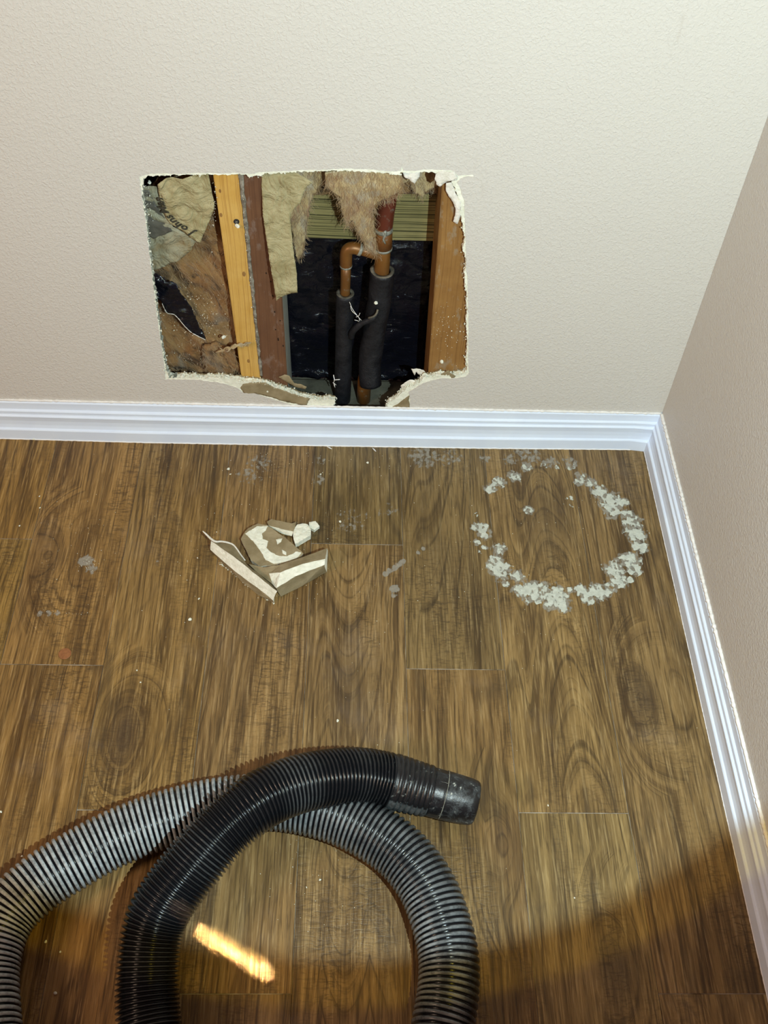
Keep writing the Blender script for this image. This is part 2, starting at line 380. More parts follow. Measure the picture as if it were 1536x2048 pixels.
def boxm(x0, x1, y0, y1, z0, z1, bev=0.0):
    bm = bmesh.new(); bmesh.ops.create_cube(bm, size=1)
    for v in bm.verts: v.co = Vector(((x0 + x1) / 2 + v.co.x * (x1 - x0), (y0 + y1) / 2 + v.co.y * (y1 - y0), (z0 + z1) / 2 + v.co.z * (z1 - z0)))
    if bev: bmesh.ops.bevel(bm, geom=bm.edges[:], offset=bev, segments=1, affect='EDGES')
    return bm
def from_bm(name, bm, mat, parent=None):
    me = bpy.data.meshes.new(name); bm.to_mesh(me); bm.free(); return link(name, me, parent, [mat] if not isinstance(mat, list) else mat)

# ================================================================ FLOOR
floor = from_bm('floor', boxm(-2.03, XR + .012, -1.95, .012, -.02, -.0012), MUNDER); tag(floor, kind='structure')
seams = [-0.9707 - .15 * k for k in range(7, 0, -1)] + [-0.9707, -0.8197, -0.6696, -0.5206, -0.3707, -0.2220, -0.0702, XR + .010]
butt0 = [-.4486, -.6715, -.9025, -.2170]        # repeats of the quarter-step stagger
# warm, (kx, ky in room metres, kind, sign) of the grain figure of planks the photograph shows
FIG = {(9, 0): dict(warm=.45), (8, 0): dict(warm=.75), (7, 1): dict(warm=.45),
       (6, 0): dict(warm=1.0), (6, 1): dict(warm=.9)}
figs = [  # x, y of figure, cath, knot, sign
    (on_floor(1095, 1035), 1, 0, 1, .15), (on_floor(235, 1470), 0, 1, 1, .45), (on_floor(700, 1380), 1, 0, -1, .1),
    (on_floor(1290, 1400), 0, .7, 1, .1), (on_floor(1240, 1935), 0, .8, 1, .0), (on_floor(1010, 1690), 0, .5, 1, .3), (on_floor(100, 1110), 0, .45, 1, .6)]
for ci in range(len(seams) - 1):
    x0, x1 = seams[ci], seams[ci + 1]; k = ci - 7
    yb = butt0[k % 4] + .914
    cuts = [.006]; yy = yb
    while yy > .006: yy -= .914
    while yy > -1.93: cuts.append(yy); yy -= .914
    cuts.append(-1.94)
    for j in range(len(cuts) - 1):
        ya, yb2 = cuts[j], cuts[j + 1]; cx, cy = (x0 + x1) / 2, (ya + yb2) / 2; g = .00030
        hx, hy = (x1 - x0) / 2 - g, (ya - yb2) / 2 - g * 1.8
        dz = random.uniform(-.00012, .00012)
        o = from_bm('plank', boxm(-hx, hx, -hy, hy, -.0011, dz, .00032), MF, floor)
        o.location = (cx, cy, 0)
        left = max(0.0, min(1.0, (-.52 - cx) / .45))
        o['warm'] = float(max(0, min(1, left * .85 + random.uniform(-.12, .18))))
        o['kx'] = random.uniform(-.04, .04); o['ky'] = random.uniform(-.3, .3); o['sg'] = random.choice((-1.0, 1.0))
        o['cath'] = random.choice((0.0, 0.0, .3, .5)); o['knot'] = 0.0
        for p, ca, kn, sg, wm in figs:
            if x0 < p.x < x1 and yb2 < p.y < ya:
                o['kx'] = p.x - cx; o['ky'] = p.y - cy; o['cath'] = float(ca); o['knot'] = float(kn); o['sg'] = float(sg); o['warm'] = wm

# ================================================================ WALLS
# outline of the break in the painted face, measured on the wall, clockwise from the top left
A_px = [(279, 354), (290, 350), (300, 347), (330, 347), (360, 348), (390, 346), (422, 346), (440, 347), (470, 346), (500, 348), (520, 345),
        (545, 343), (580, 342), (600, 340), (640, 340), (690, 337), (735, 339), (760, 341), (785, 343), (802, 342), (803, 330), (806, 342), (830, 342),
        (850, 339), (885, 340), (905, 342), (917, 352), (932, 350), (944, 350), (949, 353), (932, 353), (921, 357), (914, 364), (920, 376), (924, 390), (929, 402),
        (930, 450), (931, 480), (932, 520), (935, 560), (936, 600), (937, 640), (937, 680), (936, 720), (938, 748), (932, 753), (905, 757), (885, 756),
        (862, 761), (845, 767), (830, 776), (817, 784), (819, 792), (820, 803), (818, 840), (560, 846), (585, 810), (559, 802), (535, 795), (508, 787), (489, 787),
        (474, 776), (455, 769), (435, 765), (400, 760), (365, 759), (331, 759), (327, 720), (318, 660), (310, 600), (300, 520), (291, 440), (284, 395)]
B_px = [(286, 358), (300, 352), (330, 351), (360, 351), (390, 350), (422, 349), (440, 350), (470, 350), (493, 350), (497, 356), (508, 351), (520, 353), (531, 347),
        (560, 347), (580, 346), (600, 344), (640, 344), (665, 343), (690, 342), (735, 345), (760, 346), (785, 349), (800, 350), (804, 346), (830, 348),
        (850, 345), (875, 346), (897, 350), (903, 362), (910, 378), (915, 392), (919, 410), (921, 430), (925, 452), (929, 475), (926, 500), (931, 520),
        (929, 560), (934, 600), (932, 640), (935, 680), (932, 720), (934, 744), (925, 748), (905, 752), (880, 750), (862, 756), (848, 755), (838, 766), (815, 778), (800, 790),
        (788, 800), (775, 808), (766, 840), (664, 842), (668, 812), (671, 803), (660, 799), (640, 802), (619, 797), (595, 791), (569, 782), (545, 773), (531, 768), (500, 764),
        (470, 760), (440, 756), (400, 757), (365, 755), (337, 757), (328, 720), (320, 660), (311, 600), (301, 520), (292, 440), (285, 400)]
def wpoly(px, y): return [(v.x, v.z) for v in (on_wall(a, b, y) for a, b in px)]
Aw = resample(wpoly(A_px, YW), .0018, .0009, seed=1); Bw = resample(wpoly(B_px, YW), .0016, .0019, seed=2)
def holed_wall(name, outer, hole, y0, y1, mats, parent=None, mi=(0, 0, 0)):
    ob = [Vector((a, b, 0)) for a, b in outer]; hb = [Vector((a, b, 0)) for a, b in hole]
    tris = tessellate_polygon([ob, hb]); al = ob + hb; N = len(al)
    vs = [(v.x, y0, v.y) for v in al] + [(v.x, y1, v.y) for v in al]; fs, ms = [], []
    for t in tris: fs.append(list(t)); ms.append(mi[0])
    for t in tris: fs.append([i + N for i in reversed(t)]); ms.append(mi[1])
    no = len(ob)
    for rng_, n0 in ((range(no), 0), (range(no, N), no)):
        L = len(rng_)
        for i in range(L): a, c = n0 + i, n0 + (i + 1) % L; fs.append([a, c, c + N, a + N]); ms.append(mi[2])
    return mesh(name, vs, fs, mats, parent, False, ms)
outer = [(-2.05, .002), (XR + .0141, .002), (XR + .0141, 2.4), (-2.05, 2.4)]
wall_back = holed_wall('wall_back', outer, Aw, YW, YW + .0008, [MW, MPEEL], mi=(0, 1, 1)); tag(wall_back, kind='structure')
# the gypsum core: rim faces broken rough by stepping the hole outline inward and outward through its depth
def core():
    layers = []; K = 5
    for k in range(K):
        t = k / (K - 1); y = YW + .0009 + t * .0117; off = []
        n = len(Bw)
        for i, (u, v) in enumerate(Bw):
            a = Vector(Bw[i - 1]); c = Vector(Bw[(i + 1) % n]); d = (c - a).normalized(); nr = Vector((d.y, -d.x))
            s = .0016 * mn.noise(Vector((u * 260, v * 260, k * 1.7))) + .0012 * mn.noise(Vector((u * 90, v * 90, k * .9 + 5)))
            if k in (0, K - 1): s *= .5
            off.append((u + nr.x * s, v + nr.y * s))
        layers.append((y, off))
    ob = [Vector((a, b, 0)) for a, b in outer]; no = 4; n = len(Bw); vs, fs, ms = [], [], []
    for kk in (0, K - 1):
        base = len(vs); y, off = layers[kk]; hb = [Vector((a, b, 0)) for a, b in off]
        for v in ob + hb: vs.append((v.x, y, v.y))
        for t in tessellate_polygon([ob, hb]):
            fs.append([base + i for i in (t if kk == 0 else reversed(t))]); ms.append(0 if kk == 0 else 1)
    idx = [list(range(no, no + n))]
    for kk in range(1, K - 1):
        y, off = layers[kk]; s0 = len(vs); vs += [(a, y + .0012 * mn.noise(Vector((a * 200, b * 200, kk))), b) for a, b in off]; idx.append(list(range(s0, s0 + n)))
    idx.append(list(range(2 * no + n, 2 * no + 2 * n)))
    left_x = on_wall(330, 600).x
    for kk in range(K - 1):
        for i in range(n):
            j = (i + 1) % n; fs.append([idx[kk][i], idx[kk][j], idx[kk + 1][j], idx[kk + 1][i]])
            ms.append(2 if (Bw[i][0] < left_x) else (1 if kk == K - 2 else 0))
    for i in range(4): fs.append([i, (i + 1) % 4, no + n + (i + 1) % 4, no + n + i]); ms.append(0)
    return mesh('gypsum_core', vs, fs, [MGYPW, MKB, MCUT], wall_back, False, ms)
core()
def paper_on_wall(name, px, y, amp, mat, parent, seed=0, step=.0035, rag=.0008, lift=0.0, thick=.0005, lab=None):
    poly = resample(wpoly(px, y), step * .6, rag, seed=seed)
    zs = [p[1] for p in poly]; z0, z1 = min(zs), max(zs)
    f = lambda u, v: (u, y + amp * crease(u * 38, v * 38, seed * 3.1) - lift * (1 - (v - z0) / (z1 - z0)), v)
    def bk(u, v): a = f(u, v); return (a[0], a[1] + thick, a[2])
    o = sheet(name, poly, f, bk, step, [mat], parent, True, seed)
    if lab: o['label'] = lab
    return o
def c7(l): return [(440 + x / 5.908, 680 + y / 5.908) for x, y in l]
def c8(l): return [(740 + x / 6.98, 640 + y / 6.98) for x, y in l]
def c5(l): return [(780 + x / 8.533, 320 + y / 8.533) for x, y in l]
def c1(l): return [(260 + x / 7.585, 320 + y / 7.585) for x, y in l]
def c3(l): return [(420 + x / 6.982, 320 + y / 6.982) for x, y in l]
def c4(l): return [(600 + x / 6.982, 320 + y / 6.982) for x, y in l]
def c2(l): return [(280 + x / 7.585, 530 + y / 7.585) for x, y in l]
paper_on_wall('torn_paper', c7([(270, 520), (400, 500), (535, 505), (640, 560), (760, 600), (900, 650), (1065, 692), (1040, 730), (1020, 778), (860, 748), (700, 712), (560, 665), (400, 632), (330, 650), (290, 630), (240, 570)]),
              YW + .0004, .0003, MKB, wall_back, 3, rag=.0012, lab='brown backing paper bared below the hole')
paper_on_wall('torn_paper', c7([(690, 440), (760, 415), (820, 430), (880, 520), (960, 530), (1030, 560), (1010, 585), (900, 565), (780, 500)]), YW + .008, .0008, MKB, wall_back, 4, rag=.001)
paper_on_wall('torn_paper', c8([(300, 1225), (380, 1180), (470, 1110), (552, 1050), (540, 1120), (556, 1170), (556, 1235)]), YW + .0002, .0003, MKB, wall_back, 5, rag=.0006)
paper_on_wall('torn_paper', c5([(775, 250), (850, 200), (950, 205), (1090, 200), (1160, 300), (1140, 345), (980, 372), (930, 405), (860, 465), (800, 430), (768, 330)]),
              YW - .0008, .0012, MPEEL, wall_back, 6, .003, lab='white paper flap torn loose at the upper right corner')
paper_on_wall('torn_paper', c5([(960, 400), (1050, 395), (1100, 500), (1140, 620), (1215, 700), (1215, 900), (1190, 1010), (1150, 1110), (1080, 1060), (1110, 960), (1120, 840), (1080, 730), (1000, 630), (950, 520)]),
              YW + .0006, .0012, MPEEL, wall_back, 7, .003)
paper_on_wall('torn_paper', c5([(215, 190), (400, 170), (520, 200), (500, 310), (420, 420), (330, 330), (240, 300)]), YW + .010, .0022, MPEEL, wall_back, 8, .003)
paper_on_wall('torn_paper', c3([(560, 170), (700, 150), (960, 150), (940, 190), (780, 175), (700, 215), (660, 235), (620, 190)]), YW + .004, .0010, MPEEL, wall_back, 9, .003)
paper_on_wall('torn_paper', c8([(575, 690), (640, 690), (740, 700), (780, 740), (700, 780), (640, 730), (625, 790)]), YW + .011, .0015, MPEEL, wall_back, 10, .003)
paper_on_wall('torn_paper', c8([(430, 920), (560, 840), (660, 860), (700, 830), (680, 880), (520, 960), (440, 980)]), YW + .008, .0015, MPEEL, wall_back, 11, .003)
paper_on_wall('torn_paper', c8([(990, 770), (1080, 720), (1200, 790), (1150, 850), (1050, 850)]), YW - .0006, .0015, MKB, wall_back, 12, .003)
# rubble on the broken lower rim, too fine to count
def grit(name, spots, mat, parent=None, size=(.0006, .0022), seed=1, sub=0):
    rs = random.Random(seed); vs, fs = [], []
    for p in spots:
        r = rs.uniform(*size) * rs.uniform(.6, 1.0); k = len(vs); R = Matrix.Rotation(rs.uniform(0, 6), 3, Vector((rs.random(), rs.random(), rs.random() + .01)).normalized())
        base = [Vector(q) for q in ((1, 0, 0), (-1, 0, 0), (0, 1, 0), (0, -1, 0), (0, 0, 1), (0, 0, -1))]
        for q in base: vs.append(Vector(p) + R @ (q * r * rs.uniform(.5, 1.2)))
        for a, b, c in ((0, 2, 4), (2, 1, 4), (1, 3, 4), (3, 0, 4), (2, 0, 5), (1, 2, 5), (3, 1, 5), (0, 3, 5)): fs.append([k + a, k + b, k + c])
    return mesh(name, vs, fs, mat, parent)
rs = random.Random(5); sp = []
for (u, v) in Bw:
    low = v < .20; n = 0
    if v < .075: continue
    if low: n = rs.choice((1, 2, 3))
    elif rs.random() < .33: n = 1
    for _ in range(n): sp.append((u + rs.gauss(0, .0016), YW + rs.uniform(-.0006, .013 if low else .006), v + (rs.uniform(-.001, .0012) if low else rs.gauss(0, .0012))))
tag(grit('gypsum_grit', sp, MGYPW, wall_back, (.0006, .0024)), kind='stuff')
wr = from_bm('wall_right', boxm(XR + .0142, XR + .03, -1.95, .030, .001, 2.4), MW); tag(wr, kind='structure')

# ---------------------------------------------------------------- skirting boards
PROF = [(0, 0), (0, .0228), (.0012, .0245), (.0034, .0258), (.0048, .033), (.0050, .042), (.0036, .0505), (.0030, .0528), (.0036, .0540), (.0062, .0560), (.0066, .0590), (.0060, .0625),
        (.0068, .0640), (.0096, .0660), (.0100, .0745), (.0100, .0800), (.0120, .0828), (.0138, .0850), (.0138, .0)]
bot = [on_floor(a, b) for a, b in ((0, 877), (290, 886), (630, 892), (966, 897), (1288, 899))]
def wob(x):
    if x <= bot[0].x: return bot[0].y * .6
    for a, b in zip(bot, bot[1:]):
        if x <= b.x: t = (x - a.x) / (b.x - a.x); return (a.y * (1 - t) + b.y * t) * .8
    return 0.0
xs = [-2.0] + [-1.1 + i * (1.1 + XR) / 40 for i in range(40)]
vs, fs = [], []
for x in xs + [None]:
    for t, z in PROF:
        s = max(0, 1 - t / .0138)
        vs.append((x, t + wob(x) * s, z) if x is not None else (XR + t, t, z))
P = len(PROF)
for i in range(len(xs)):
    for k in range(P - 1): fs.append([i * P + k, (i + 1) * P + k, (i + 1) * P + k + 1, i * P + k + 1])
bb = mesh('baseboard_back', vs, fs, MBASE); tag(bb, kind='structure')
vs, fs = [], []
ys = [None, -.25, -.6, -1.0, -1.95]
for y in ys:
    for t, z in PROF: vs.append((XR + t, y if y is not None else t, z))
for i in range(len(ys) - 1):
    for k in range(P - 1): fs.append([i * P + k, (i + 1) * P + k, (i + 1) * P + k + 1, i * P + k + 1])
br = mesh('baseboard_right', vs, fs, MBASE); tag(br, kind='structure')
def bead(name, path, r, parent, seed):
    pts, rad = [], []
    for i, p in enumerate(path):
        pts.append(Vector(p) + Vector((0, 0, .0007 * mn.noise(Vector((i * .31, seed, 0)))))); rad.append(r * (1 + .55 * mn.noise(Vector((i * .6, seed + 4, 0))) + .35 * mn.noise(Vector((i * 2.3, seed, 3)))))
    v, f = tube(pts, rad, 6); return mesh(name, v, f, MCAULK, parent, True)
N = 420
x_a = -1.15
bead('caulk_bead', [(x_a + (XR + .012 - x_a) * i / N, .0128, .0843) for i in range(N + 1)], .0021, bb, 1)
bead('caulk_bead', [(x_a + (XR - x_a) * i / N, wob(x_a + (XR - x_a) * i / N) - .0002, .0006) for i in range(N + 1)], .0011, bb, 2)
bead('caulk_bead', [(XR + .0128, .010 - 1.15 * i / N, .0843) for i in range(N + 1)], .0030, br, 3)
bead('caulk_bead', [(XR, -.0 - 1.15 * i / N, .0006) for i in range(N + 1)], .0008, br, 4)

# ================================================================ INSIDE THE WALL
YC = .0270
def prism(name, quad, y0, y1, mats, bev=.0012, parent=None):
    """front quad in (x,z) at y0, extruded straight back to y1; material 1 on its right side"""
    bm = bmesh.new(); f = [bm.verts.new((x, y0, z)) for x, z in quad]; b2 = [bm.verts.new((x, y1, z)) for x, z in quad]
    bm.faces.new(f); bm.faces.new(b2[::-1])
    for i in range(4):
        j = (i + 1) % 4; fc = bm.faces.new([f[i], b2[i], b2[j], f[j]]); fc.material_index = 1 if (i == 1 and len(mats) > 1) else 0
    bmesh.ops.recalc_face_normals(bm, faces=bm.faces)
    bmesh.ops.bevel(bm, geom=[e for e in bm.edges if abs(e.verts[0].co.y - e.verts[1].co.y) < 1e-6], offset=bev, segments=2, affect='EDGES')
    return from_bm(name, bm, list(mats), parent)
def extend(p, q, z):
    t = (z - p[1]) / (q[1] - p[1]); return (p[0] + (q[0] - p[0]) * t, z)
def stud(name, tl, tr, br_, bl, mats, ztop=.62, zbot=.0385, depth=.089):
    T = [(v.x, v.z) for v in (on_wall(*p, YC) for p in (tl, tr, br_, bl))]
    quad = [extend(T[0], T[3], ztop), extend(T[1], T[2], ztop), extend(T[1], T[2], zbot), extend(T[0], T[3], zbot)]
    return prism(name, quad, YC + .0004, YC + depth, mats)
sp1 = stud('wall_stud', (426, 350), (478, 350), (521, 750), (482, 750), [MPINE])
tag(sp1, 'yellow pine wall stud with black screw, left in the hole', 'stud')
sp2 = stud('wall_stud', (479, 350), (549, 350), (574, 745), (523, 748), [MBROWN, MSIDE])
tag(sp2, 'reddish brown wall stud beside the yellow stud, behind hanging paper', 'stud')
sp3 = stud('wall_stud', (884, 375), (955, 375), (960, 735), (857, 735), [MRSTUD])
tag(sp3, 'dusty brown wall stud at the right edge of the hole', 'stud')
for s_ in (sp1, sp2, sp3):
    c = sum((Vector(v.co) for v in s_.data.vertices), Vector()) / len(s_.data.vertices); settle(s_, (c.x, c.y, .0385))
MJOIN = mat_flat('dusty_joint', (.12, .105, .08), (.32, .30, .25), 120, .9, 200, .0012, .2)
MNAIL = mat_flat('rusty_nail_hole', (.02, .012, .008), (.04, .022, .012), 120, .8, 200, .0003, .2)
jp = resample([(v.x, v.z) for v in (on_wall(a, b, YC) for a, b in ((476, 338), (485, 338), (525, 752), (520, 752)))], .004, .0015, seed=4)
jo = sheet('dusty_joint', jp, lambda u, v: (u, YC - .0004 + .0005 * mn.noise(Vector((u * 300, v * 300, 0))), v), lambda u, v: (u, YC + .0006, v), .005, [MJOIN], sp2)
jo.data.transform(Matrix.Translation(-sp2.location)); jo['label'] = 'grey dusty strip along its left edge'
for a, b, hl in ((541, 562, 2), (545, 590, 3), (549, 622, 3), (556, 676, 5), (551, 658, 2), (566, 690, 3), (532, 545, 2), (560, 640, 2)):
    p = on_wall(a, b, YC + .0002); v, f = tube([p, on_wall(a + .6, b + hl, YC + .0002)], .0009, 7); o = mesh('nail_hole', v, f, MNAIL, sp2, True); o.data.transform(Matrix.Translation(-sp2.location))
for a, b, r_ in ((488, 548, .0034), (497, 722, .0030), (442, 430, .0026), (440, 382, .0022)):
    p = on_wall(a, b, YC + .0003); bm = bmesh.new(); bmesh.ops.create_uvsphere(bm, u_segments=12, v_segments=6, radius=r_)
    for v_ in bm.verts: v_.co = Vector((v_.co.x * .8, v_.co.y * .10, v_.co.z * 1.4)) + p - sp1.location
    o = from_bm('knot', bm, MRSTUD, sp1)
# screw in the yellow stud
p = on_wall(473, 443, YC)
bm = bmesh.new(); bmesh.ops.create_cone(bm, cap_ends=True, segments=20, radius1=.0042, radius2=.0042, depth=.0012); bmesh.ops.rotate(bm, verts=bm.verts, matrix=Matrix.Rotation(math.pi / 2, 3, 'X'))
bmesh.ops.translate(bm, verts=bm.verts, vec=(p.x, YC - .0004, p.z))
sc = from_bm('screw', bm, MSCREW); sc.parent = sp1; sc.data.transform(Matrix.Translation(-sp1.location)); sc['label'] = 'black screw head'
for ang in (.7, 2.3):
    d = Vector((math.cos(ang), 0, math.sin(ang))) * .0022
    v, f = tube([Vector((p.x, YC - .0011, p.z)) - d, Vector((p.x, YC - .0011, p.z)) + d], .0004, 5); o = mesh('cross_slot', v, f, MSOLD, sc); o.data.transform(Matrix.Translation(-sp1.location))
pa = on_wall(610, 480, .116); pb = on_wall(868, 480, .116); pt = on_wall(730, 384, .116)
xl, xr_ = on_wall(574, 600, YC).x, on_wall(860, 600, YC).x
bd = from_bm('blocking_board', boxm(xl - .012, xr_ + .010, .1165, .124, (pa.z + pb.z) / 2, pt.z, .0008), MTREAT)
tag(bd, 'greenish pressure-treated board running level between two studs', 'board'); settle(bd, ((xl + xr_) / 2, .12, pa.z))
sill = from_bm('sill_plate', boxm(-1.0, -.15, .028, .126, .0, .038, .001), MPLATE); tag(sill, 'grimy grey sill plate at the bottom of the wall cavity', 'board'); settle(sill, (-.58, .077, 0))
for s_ in (sp1, sp2, sp3): pass
# black plastic sheet
z0 = .0385
def filmy(u, v):
    k = min(1, max(0, (v - .036) / .02)); return (u, .1300 + .0042 * crease(u * 22 + v * 6, v * 20 - u * 7, 2.2) - .006 * (1 - k), v)
fp = [(xl - .012, z0), (xr_ + .012, z0), (xr_ + .012, .60), (xl - .012, .60)]
fo = sheet('plastic_sheet', resample(fp, .006), lambda u, v: (u, min(filmy(u, v)[1], .138) if v > .34 else filmy(u, v)[1], v), lambda u, v: (u, .141, v), .006, [MBLACK])
tag(fo, 'black plastic sheet lining the back of the right cavity', 'plastic sheet'); settle(fo, ((xl + xr_) / 2, .132, z0))
shp = from_bm('cavity_light_block', boxm(-1.05, -.10, .1425, .152, .0, 2.4), MPLATE); tag(shp, kind='structure')  # unseen panel added behind the cavity to keep world light out

# ---------------------------------------------------------------- copper pipes
pipes = empty('copper_pipe', on_wall(726, 790, .078)); tag(pipes, 'pair of joined copper water pipes in black foam sleeves', 'pipe')
def tb(name, pts, r, mat, seg=20, parent=None, smooth=True, tone=0.0, ends=True, lab=None):
    v, f = tube(pts, r, seg, ends); o = mesh(name, v, f, mat, parent or pipes, smooth); o['tone'] = tone
    if lab: o['label'] = lab
    return o
W = on_wall
YP = .076
p1 = [W(684, 815, YP), W(688, 640, YP), W(691, 560, YP), W(692, 527, YP)]
tb('pipe', p1, .0079, MCOP)
elb = [W(692, 533, YP), W(692, 514, YP), W(693.5, 503, YP), W(699, 497.5, YP), W(708, 496, YP), W(719, 498.5, YP)]
o = tb('elbow', spline(elb, 5), .0096, MCOP)
tb('solder_joint', [W(692, 530, YP), W(692, 533, YP)], .0098, MSOLD, parent=pipes); tb('solder_joint', [W(717, 498, YP), W(723, 500, YP)], .0101, MSOLD)
tb('pipe', [W(712, 497, YP), W(735, 504, YP), W(765, 514, YP)], .0080, MCOP)
q = lambda t: W(773 + (727 - 773) * t, 400 + 412 * t, YP)
tb('pipe', [W(766, 470, YP), W(765, 520, YP), W(760, 590, YP), W(745, 690, YP), W(729, 760, YP), W(726, 822, YP)], .0120, MCOP)
o = tb('coupling', spline([W(783, 335, YP), W(782, 370, YP), W(777, 400, YP), W(771, 425, YP), W(768.5, 445, YP), W(768, 455, YP)], 5),
       [.0122] * 11 + [.0128 + .0010 * math.sin(i / 15 * 3.1) for i in range(15)], MCOP, tone=.92, lab='dark red copper bend')
tb('coupling', [W(767.5, 452, YP), W(767, 498, YP)], .0134, MCOP, tone=.25)
tb('solder_joint', spline([W(768, 452, YP), W(767.5, 462, YP)], 3), [.0128, .0139, .0141, .0136], MSOLD)
tb('solder_joint', [W(767, 494, YP), W(767, 498, YP)], .0138, MSOLD)
# solder run on the big coupling
vv = []
for i in range(9):
    a, b = 769 + math.sin(i * .9) * 2.2, 462 + i * 3.2; p = W(a, b, YP - .0135); vv.append(p)
tb('solder_drip', vv, [.0028 - .0002 * i for i in range(9)], MSOLD, 6)
def foam(name, pts, r0, r1, split_lab, seed):
    """thick-walled split foam tube, open at the top"""
    path = spline(pts, 8); n = len(path); seg = 26; vs, fs, mi = [], [], []
    tvec = (path[1] - path[0]).normalized(); nrm = Vector((0, -1, 0)); nrm = (nrm - tvec * nrm.dot(tvec)).normalized()
    for i in range(n):
        t = (path[min(i + 1, n - 1)] - path[max(i - 1, 0)]).normalized(); nrm = (nrm - t * nrm.dot(t)).normalized(); bi = t.cross(nrm)
        for k in range(seg):
            a = 2 * math.pi * k / seg; dn = 1 + .055 * mn.noise(Vector((math.cos(a) * 1.4, math.sin(a) * 1.4, i * .22 + seed)))
            d = nrm * math.cos(a) + bi * math.sin(a); vs.append(path[i] + d * r1 * dn)
        for k in range(seg):
            a = 2 * math.pi * k / seg; vs.append(path[i] + (nrm * math.cos(a) + bi * math.sin(a)) * r0)
    R = 2 * seg
    for i in range(n - 1):
        for k in range(seg):
            l = (k + 1) % seg
            fs.append([i * R + k, i * R + l, (i + 1) * R + l, (i + 1) * R + k]); mi.append(0)
            fs.append([i * R + seg + l, i * R + seg + k, (i + 1) * R + seg + k, (i + 1) * R + seg + l]); mi.append(0)
    for i, m_ in ((0, 1), (n - 1, 0)):
        for k in range(seg): l = (k + 1) % seg; fs.append([i * R + k, i * R + l, i * R + seg + l, i * R + seg + k]); mi.append(m_)
    return mesh(name, vs, fs, [MFOAM, MFOAMC], pipes, True, mi)
foam('foam_sleeve', [W(690.5, 586, YP), W(689, 640, YP), W(687.5, 700, YP), W(686, 760, YP), W(684, 822, YP)], .0088, .0145, '', 1)
foam('foam_sleeve', [W(765, 541, YP), W(760, 590, YP), W(752, 640, YP), W(744, 690, YP), W(739, 730, YP - .005), W(741, 768, YP - .014)], .0128, .0192, '', 9)
tb('foam_strip', spline([W(703, 674, .062), W(704, 666, .058), W(712, 656, .055), W(723, 647, .052), W(737, 641, .050), W(749, 634, .050), W(755, 627, .051), W(757, 619, .053)], 4),
   [.0052] * 12 + [.0045] * 8 + [.0036, .003, .0028, .0026, .0024, .002, .0016, .0012, .001], MFOAM, 10)
tb('foam_strip', spline([W(737, 636, .047), W(747, 633, .045), W(753, 627, .046), W(755.5, 619, .048)], 5), .0016, MFOAMC, 8, lab='pale cut edge of the foam')
for k, th in enumerate((
        [(699, 604), (705, 618), (712, 628), (720, 638), (726, 643)], [(701, 612), (704, 622), (713, 630), (718, 636), (719, 642)], [(709, 640), (714, 641), (718, 643)], [(720, 626), (717, 632), (712, 634)])):
    tb('loose_fibre', spline([W(a, b, .056) for a, b in th], 4), .00045, MCAULK, 5)
# white scraps caught at the foot of the small sleeve
for px in ([(667, 750), (669, 760), (667, 766)], [(668, 760), (680, 759)], [(666, 765), (672, 770)], [(668, 768), (670, 775)]):
    tb('loose_fibre', [W(a, b, .060) for a, b in px], .0008, MCAULK, 5)
bpy.context.view_layer.update()
for c in pipes.children: c.data.transform(Matrix.Translation(-pipes.location))

# ---------------------------------------------------------------- insulation and its paper
def wool(name, px, y, amp, mat, label, seed, step=.0028, rag=.003, thick=.008, yfun=None, fr=30, fibres=0, fam=.006, keep_lab=True):
    poly = resample(wpoly(px, y), step * .8, rag, seed=seed)
    yf = yfun or (lambda u, v: 0.0)
    def f(u, v):
        n = fbm((u + v * .5) * fr * .75, (v - u * .5) * fr * .38, seed * 2.3, 3) * .85 + crease((u + v * .5) * fr * 1.5, v * fr * .5, seed * 5.1, 2) * .13 + .05 * mn.noise(Vector((u * 330, v * 330, seed)))
        return (u, y + yf(u, v) - amp * n, v)
    def bk(u, v): a = f(u, v); return (u, max(a[1] + thick, a[1] + .001), v)
    o = sheet(name, poly, f, bk, step, [mat], None, True, seed)
    tag(o, label, 'insulation')
    if fibres:
        rs = random.Random(seed); vs, fs = [], []
        for _ in range(fibres):
            if rs.random() < .45: u, v = poly[rs.randrange(len(poly))]
            else:
                while True:
                    u, v = rs.uniform(min(p[0] for p in poly), max(p[0] for p in poly)), rs.uniform(min(p[1] for p in poly), max(p[1] for p in poly))
                    if inside([(u, v)], poly)[0]: break
            p = Vector(f(u, v)) + Vector((0, -.0004, 0)); ang = rs.gauss(-1.35, .6); L = rs.uniform(.5, 1.6) * fam; dv = Vector((math.cos(ang), rs.uniform(-.35, .05), math.sin(ang)))
            pts = []
            for j in range(4): pts.append(p.copy()); p = p + dv * L / 3; dv = (dv + Vector((rs.gauss(0, .35), rs.gauss(0, .12), rs.gauss(0, .3)))).normalized()
            k = len(vs); rr = rs.uniform(.00009, .00022)
            for j, q_ in enumerate(pts):
                for s in ((-1, 0), (1, 0), (0, -1.2)): vs.append(q_ + Vector((s[0] * rr, s[1] * rr, 0)))
            for j in range(3):
                for s in range(3): fs.append([k + j * 3 + s, k + j * 3 + (s + 1) % 3, k + j * 3 + 3 + (s + 1) % 3, k + j * 3 + 3 + s])
        h = mesh('fibre_fuzz', vs, fs, MFIB, o, False, recalc=False); h['kind'] = 'stuff'
    zz = min(p[1] for p in poly); uu = sum(p[0] for p in poly) / len(poly)
    return settle(o, (uu, y, zz))
z350 = on_wall(300, 350, .05).z
